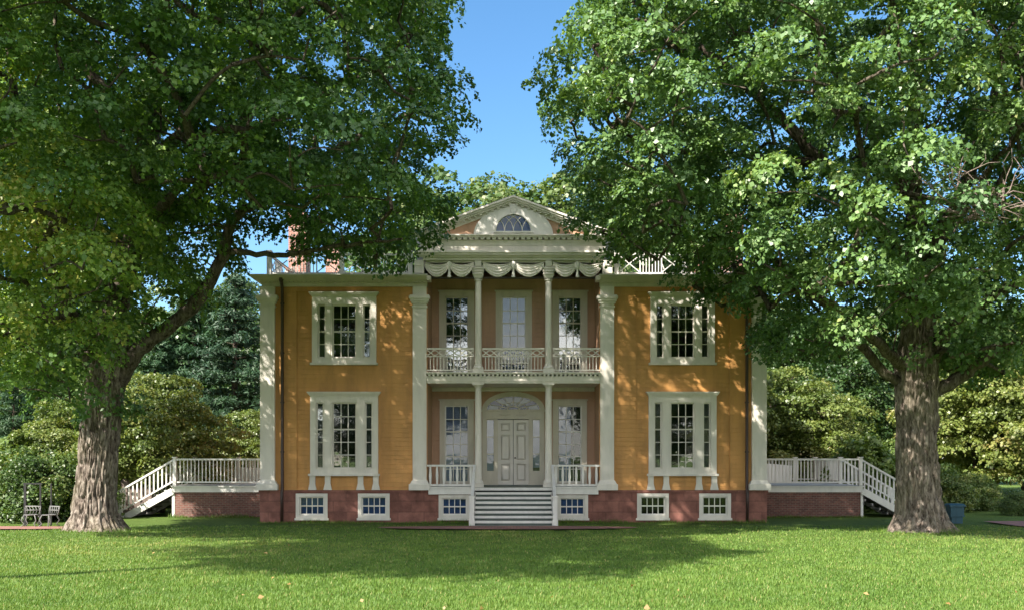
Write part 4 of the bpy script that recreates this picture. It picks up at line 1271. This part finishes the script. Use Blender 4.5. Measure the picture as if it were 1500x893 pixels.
rootsR = [(math.radians(195), .5, 7), (math.radians(235), .35, 9), (math.radians(270), .45, 9), (math.radians(305), .35, 9), (math.radians(345), .7, 6), (math.radians(60), .5, 6), (math.radians(130), .5, 5)]
treeR = big_tree('tall maple right of the mansion with a broad pale straight trunk', baseR, tpR, [.56, .555, .55, .55, .59, .59, .46, .38], rootsR, limbsR, polyR,
         lambda x, z: -8.7 + 0 * x, 7.6, 6.0, 'leaf_right', 'bark_right', 31, 1.15, lambda P, n: 0.2 + 0.55 * n, 0.38, 1.0, 'right')
# bare dead twigs in front of the right crown
tw = MB()
cb = np.array(P3(1440, 300, -15.0)) - np.array(baseR)
for k in range(42):
    a = rng.uniform(-.3, math.pi + .3); ln = rng.uniform(.5, 1.5)
    st_ = cb + rng.normal(0, .35, 3) * np.array([1.4, .8, .5])
    pts = [st_]
    d = np.array([math.cos(a), rng.normal(0, .35), math.sin(a) * .7])
    for j in range(4):
        d = unit(d + rng.normal(0, .25, 3)); pts.append(pts[-1] + d * ln / 4)
    tw.tube(pts, [.018, .015, .011, .008, .005], 5)
    e_ = pts[2]
    tw.tube([e_, e_ + unit(d + rng.normal(0, .6, 3)) * .3, e_ + unit(d + rng.normal(0, .5, 3)) * .55], [.009, .007, .004], 4)
tw.tube([np.array(P3(1400, 330, -12.0)) - np.array(baseR), cb - np.array([.3, .5, .3]), cb], [.07, .05, .03], 8)
tw.build('dead_twigs', M['twig'], treeR)

# ------------------------------------------------------------------ background trees and shrubs
def small_tree(H, cr, cz, squash, nclump, sr, nsp, nl, lsize, clr, sep, layered=0.0, trunk_r=0.18, stems=1, leafm='leaf_wood', name='woodland_tree', lower=-0.6):
    """A generic tree at the origin: returns the root empty with trunk and crown."""
    root = empty(name)
    P = rng.normal(size=(nclump * 30, 3)); P = unit(P) * (rng.random((len(P), 1)) ** .35)
    P = P[P[:, 2] > lower]
    P = P * np.array([cr, cr, cr * squash]) + np.array([0, 0, cz])
    bump = 0.75 + 0.5 * vnoise(unit(P - [0, 0, cz]) * 2.2 + 5, int(H * 7))
    P = (P - [0, 0, cz]) * bump[:, None] + [0, 0, cz]
    if layered: P[:, 2] = np.round(P[:, 2] / layered) * layered + rng.normal(0, .08, len(P))
    P = poisson(P, sep)[:nclump]
    out = unit(P - np.array([0, 0, cz - cr * .3]))
    tr = MB()
    for s in range(stems):
        a = 2 * math.pi * s / max(1, stems) + .4
        off = np.array([math.cos(a), math.sin(a), 0]) * (cr * .35 if stems > 1 else 0)
        pth = smooth_path([(off[0] * .1, off[1] * .1, -.2), (off[0] * .4, off[1] * .4, cz * .4), (off[0] * .8 + .1, off[1] * .8, cz), (off[0], off[1], cz + cr * squash * .7)], 5)
        tr.tube(pth, list(np.linspace(trunk_r / math.sqrt(stems), .03, len(pth))), 8)
        for p in P[s::stems][::3]:
            j = int(np.argmin(np.linalg.norm(pth - p, axis=1) + np.maximum(pth[:, 2] - p[2], 0) * 2))
            tr.tube([pth[j], (pth[j] + p) / 2 + np.array([0, 0, .2]), p], [trunk_r * .25, trunk_r * .15, .015], 5, cap=False)
    tr.build('trunk', M['bark_dark'], root)
    C, Nn, R = sprays(P, out, clr * rng.uniform(.8, 1.25, len(P)), nsp, sr)
    if layered: C[:, 2] = np.repeat(P[:, 2], nsp) + (C[:, 2] - np.repeat(P[:, 2], nsp)) * .45
    tb = np.repeat(.25 + .5 * vnoise(P * .6 + 3, 5) + rng.normal(0, .1, len(P)), nsp)
    V, tt = leaves(C, Nn, R, nl, lsize, tb)
    link('crown', np_mesh('crown', V, 4, tt), M[leafm], root)
    return root

def conifer(H, R0):
    root = empty('pine_tree')
    tr = MB(); tr.tube([(0, 0, -.2), (0.05, 0, H * .5), (0, 0, H)], [.28, .17, .03], 8)
    Cs, Ns = [], []
    z = 1.5
    while z < H:
        r = R0 * (1 - (z / H) ** 1.3) + .35
        for k in range(7):
            a = rng.uniform(0, 2 * np.pi); l = r * rng.uniform(.65, 1.1)
            d = np.array([math.cos(a), math.sin(a), 0])
            tr.tube([(0, 0, z), d * l * .6 + [0, 0, z + .1 * l], d * l + [0, 0, z + .05 * l]], [.05, .03, .01], 4, cap=False)
            for t in np.linspace(.3, 1, max(3, int(l / .35))):
                for s in (-1, 0, 1):
                    sd = np.array([-d[1], d[0], 0]) * s * .45 * (1.15 - t) * l * .6
                    Cs.append(d * l * t + sd + [0, 0, z + .1 * l * t + rng.normal(0, .1)]); Ns.append(unit(np.array([d[0] * .3, d[1] * .3, 1.0])))
        z += rng.uniform(.55, .8)
    Cs, Ns = np.array(Cs), np.array(Ns)
    tr.build('trunk', M['bark_dark'], root)
    V, tt = leaves(Cs, Ns, np.full(len(Cs), .38), 16, .34, .35 + .4 * vnoise(Cs * .5, 3), droop=-.2, dome=.5, aspect=.22, jitter=.9)
    link('crown', np_mesh('crown', V, 4, tt), M['needle'], root)
    return root

def place(proto, used, loc, sc, rz, label, cat, group=None):
    o = proto if not used else copy_tree(proto)
    o.location = loc; o.rotation_euler = (0, 0, rz)
    o.scale = (sc, sc, sc) if not hasattr(sc, '__len__') else sc
    for k in ('label', 'category', 'group'):
        if k in o: del o[k]
    tag(o, label, cat, group)
    return o

wood_a = small_tree(13, 4.6, 7.6, 1.15, 230, .6, 9, 40, .21, 1.05, 1.25)
wood_b = small_tree(12, 5.2, 6.8, 0.95, 230, .6, 9, 40, .20, 1.1, 1.3)
dog_a = small_tree(5, 2.9, 3.3, 0.85, 160, .42, 9, 34, .135, .72, .72, layered=.6, trunk_r=.14, stems=4, leafm='leaf_dogwood', name='dogwood_tree', lower=-.75)
pine = conifer(12, 4.2)
shrub = small_tree(1.6, 1.25, .75, .75, 80, .3, 9, 36, .085, .42, .42, trunk_r=.06, stems=3, leafm='leaf_shrub', name='shrub', lower=-.6)
pale = small_tree(2.2, 1.1, 1.25, 1.15, 80, .3, 8, 20, .17, .40, .42, trunk_r=.05, stems=5, leafm='leaf_pale', name='willow_shrub', lower=-.9)

def spot(x, Y): return ((x - 750) * (CAMD + Y) / FOC - 0.05, Y, 0.0)
used = {}
def put(kind, proto, px, Y, sc, rz, label, cat, group=None):
    place(proto, used.get(kind, False), spot(px, Y), sc, rz, label, cat, group); used[kind] = True
G_W = 'woodland trees behind the mansion'
WOODS = [  # pixel column, depth, scale, kind, label
    (712, 36, 1.70, 'a', 'leafy tree peeping over the left slope of the pediment'),
    (655, 40, 1.55, 'b', 'leafy tree behind the roof left of the pediment'),
    (826, 36, 1.78, 'b', 'yellow green tree rising over the right slope of the pediment'),
    (890, 38, 1.66, 'a', 'leafy tree behind the roof right of the pediment'),
    (352, 26, 1.05, 'b', 'pale green tree just left of the mansion roof corner'),
    (300, 34, 1.0, 'a', 'woodland tree showing above the dark pine left of the mansion'),
    (215, 30, .95, 'b', 'woodland tree behind the left maple limb'),
    (120, 34, 1.0, 'a', 'woodland tree behind the left maple trunk'),
    (40, 28, .9, 'b', 'woodland tree above the hedge at far left'),
    (-40, 32, 1.05, 'a', 'woodland tree at the far left edge'),
    (-140, 30, 1.1, 'b', 'woodland tree beyond the far left edge'),
    (1140, 28, .92, 'a', 'woodland tree just right of the mansion corner'),
    (1200, 24, .82, 'b', 'mid green tree above the right deck railing'),
    (1275, 30, .95, 'a', 'woodland tree just left of the right maple trunk'),
    (1360, 26, .85, 'b', 'woodland tree directly behind the right maple trunk'),
    (1440, 32, 1.0, 'a', 'woodland tree above the dogwoods at right'),
    (1530, 28, .95, 'b', 'woodland tree at the far right edge'),
    (1630, 30, 1.1, 'a', 'woodland tree beyond the far right edge'),
    (420, 42, .9, 'a', 'woodland tree behind the left end of the roof'),
    (1080, 42, .9, 'b', 'woodland tree behind the right end of the roof'),
    (530, 46, .85, 'b', 'woodland tree behind the left roof balustrade'),
    (970, 46, .85, 'a', 'woodland tree behind the right roof balustrade'),
]
for i, (px, Y, sc, k, lb) in enumerate(WOODS):
    put('wood' + k, wood_a if k == 'a' else wood_b, px, Y, sc, i * 1.7, lb, 'tree', G_W)
# a second, farther row closing the view
for i, px in enumerate(list(range(-200, 400, 85)) + list(range(1120, 1720, 85))):
    put('wooda' if i % 2 else 'woodb', wood_a if i % 2 else wood_b, px, 52 + (i * 37) % 13, .95, i * 2.3, 'distant woodland tree hidden among the others behind the garden', 'tree', 'distant trees closing the view')
G_P = 'dark pines left of the mansion'
for px, Y, sc, lb in ((345, 17, .98, 'dark blue green pine touching the left corner of the mansion'), (285, 22, 1.05, 'dark pine behind the dogwood left of the mansion'), (20, 15, .55, 'dark pine above the hedge at the far left edge'), (228, 20, .8, 'small dark pine under the bare limb of the left maple')):
    put('pine', pine, px, Y, sc, px * .1, lb, 'tree', G_P)
G_D = 'yellowing dogwoods in the garden'
for px, Y, sc, lb in ((235, 7, .92, 'yellowing dogwood right of the left maple trunk'), (100, 9, .78, 'yellowing dogwood left of the left maple trunk'), (368, 13, .72, 'small yellowing dogwood above the left deck'),
                      (1160, 14, 1.05, 'orange tinged dogwood above the right deck'), (1440, 13, 1.22, 'yellow green dogwood right of the right maple trunk'), (1510, 15, 1.38, 'yellow green dogwood at the right edge'),
):
    put('dog', dog_a, px, Y, sc, px * .3, lb, 'tree', G_D)
G_S = 'shrubs in the garden borders'
for i, (px, Y, sc, lb) in enumerate(((5, 3, 1.25, 'leafy bush at the left edge behind the garden path'), (50, 1.5, 1.3, 'leafy bush behind the black square frame'), (98, 2.5, 1.2, 'leafy bush touching the left maple trunk on its left'), (-45, 2, 1.3, 'leafy bush just beyond the left edge'),
        (190, 12, 1.3, 'dark bush behind the foot of the left deck stairs'), (230, 12, 1.2, 'bush behind the left deck stairs'), (1225, 12, 1.5, 'bush behind the right deck railing'), (1290, 11, 1.5, 'bush behind the right deck stairs'), (1375, 8, 1.0, 'bush right behind the right maple trunk'), (1425, 9, .8, 'low pale bush under the right dogwood'),
        (1490, 5, .5, 'small round bush at the right edge'), (1170, 13, 1.4, 'bush behind the right deck near the mansion'))):
    put('shrub', shrub, px, Y, sc, i * 1.3, lb, 'shrub', G_S)
for px, Y, sc, lb in ((1262, 8, 1.1, 'feathery light green shrub behind the right deck stairs'), (30, 8, 1.1, 'silvery green shrub behind the bushes at far left'), (80, 9, 1.0, 'silvery green shrub left of the left maple trunk')):
    put('pale', pale, px, Y, sc, px, lb, 'shrub')
# a tree standing left of the photographer, outside the frame: its shadow lies on the lawn
side = small_tree(20, 5.5, 16.5, 0.62, 190, .55, 9, 17, .24, 1.0, 1.1, trunk_r=.3, leafm='leaf_right', name='lawn_tree', lower=-1)
place(side, False, (-14.7, -26.6, float(zg(-14.7, -26.6))), 1.0, 0.3, 'tall maple left of the photographer that throws its shadow across the lawn', 'tree')
# trees behind the photographer, seen only as reflections in the panes
for i, (x, y, sc) in enumerate(((-30, -66, 1.4), (-20, -58, 1.35), (18, -56, 1.3), (25, -62, 1.45), (38, -68, 1.4), (-42, -70, 1.4), (-12, -90, 1.2), (13, -92, 1.2))):
    o = place(wood_a if i % 2 else wood_b, True, (x, y, float(zg(x, y))), sc, i * 1.1, 'tree standing behind the photographer, seen only in window reflections', 'tree', 'trees behind the photographer')

for i, (x, y, sc) in enumerate(((-13, -52, 1.0), (-18, -47, .9), (-24, -50, 1.1), (13, -51, 1.0), (18, -47, .9), (23, -51, 1.1), (-30, -55, 1.2), (30, -55, 1.2))):
    place(dog_a, True, (x, y, float(zg(x, y))), sc, i * 1.1, 'small tree standing behind the photographer, seen only in window reflections', 'tree', 'small trees behind the photographer')
# ------------------------------------------------------------------ grass
def grass(n, d0, d1, h0, h1, w, name):
    u = rng.random(n); d = 1 / (1 / d0 + u * (1 / d1 - 1 / d0))
    x = rng.uniform(-1, 1, n) * (d * .53 + 1.2) - .05; y = d - CAMD
    ok = ~((((x + .2) / 4.3) ** 2 + ((y + 3.45) / 1.38) ** 2 < 1) | ((np.abs(x) < 1.5) & (y > -2.6)))
    x, y, d = x[ok], y[ok], d[ok]; n = len(x)
    z = zg(x, y)
    base = np.stack([x, y, z - .005], 1)
    a = rng.random(n) * 2 * np.pi
    nz = vnoise(np.stack([x * 2.0, y * 2.0, x * 0], 1), 4); n2 = vnoise(np.stack([x * .22, y * .22, x * 0], 1), 6)
    h = rng.uniform(h0, h1, n) * (.6 + .7 * nz)
    sc = np.sqrt(d / d0)
    side = np.stack([np.cos(a), np.sin(a), 0 * a], 1) * (w * sc)[:, None]
    lean = np.stack([np.cos(a + 1.57) , np.sin(a + 1.57), 0 * a], 1) * (h * rng.uniform(.1, 1.0, n))[:, None]
    V = np.stack([base - side, base + side, base + lean + np.array([0, 0, 1]) * h[:, None]], 1).reshape(-1, 3)
    t = np.clip(.15 + .35 * nz + .4 * n2 + rng.normal(0, .16, n), 0, .97)
    t[rng.random(n) < .03] = 1.0
    o = link(name, np_mesh(name, V, 3, t), M['grass_blade']); o['kind'] = 'stuff'
    return o
tag(grass(420000, 11.5, 36.0, .03, .065, .006, 'grass'), 'short mown grass blades covering the lawn', 'grass')
# longer grass left by the mower along walls, steps and tree roots
seg = [((-9.3, -.16), (-1.6, -.16)), ((1.6, -.16), (9.3, -.16)), ((-13.7, 3.3), (-9.4, 3.3)), ((9.4, 3.3), (14.0, 3.3)), ((-1.5, -.2), (-1.5, -2.3)), ((1.5, -.2), (1.5, -2.3))]
pts = []
for (ax, ay), (bx, by) in seg:
    k = int(math.hypot(bx - ax, by - ay) * 260)
    u = rng.random(k); pts.append(np.stack([ax + (bx - ax) * u + rng.normal(0, .05, k), ay + (by - ay) * u - np.abs(rng.normal(0, .09, k))], 1))
for tx, ty in ((-12.45, -7.0), (12.02, -7.0)):
    a = rng.random(1600) * 2 * np.pi; r = rng.uniform(.8, 1.35, 1600); pts.append(np.stack([tx + np.cos(a) * r, ty + np.sin(a) * r], 1))
Q = np.concatenate(pts); n = len(Q); z = zg(Q[:, 0], Q[:, 1]); a = rng.random(n) * 6.283
h = rng.uniform(.05, .16, n) * (.4 + 1.2 * vnoise(np.stack([Q[:, 0] * 1.1, Q[:, 1] * 1.1, z * 0], 1), 8))
base = np.stack([Q[:, 0], Q[:, 1], z - .01], 1); sd = np.stack([np.cos(a), np.sin(a), 0 * a], 1) * .009
V = np.stack([base - sd, base + sd, base + np.stack([np.sin(a) * h * .5, np.cos(a) * h * .5, h], 1)], 1).reshape(-1, 3)
tag(link('edge_grass', np_mesh('edge_grass', V, 3, np.clip(rng.normal(.45, .2, n), 0, 1)), M['grass_blade']), 'taller unmown grass along the walls and tree roots', 'grass', kind='stuff')
n = 30
d = 1 / (1 / 12.5 + rng.random(n) * (1 / 30 - 1 / 12.5)); x = rng.uniform(-1, 1, n) * d * .5; y = d - CAMD
C = np.stack([x, y, zg(x, y) + .045], 1)
V, t = leaves(C, np.tile([[0, 0, 1.0]], (n, 1)), np.full(n, .01), 1, .075, rng.random(n))
tag(link('fallen_leaves', np_mesh('fallen_leaves', V, 4, t), M['fallen']), 'scattered dry fallen leaves on the lawn', 'leaves', kind='stuff')
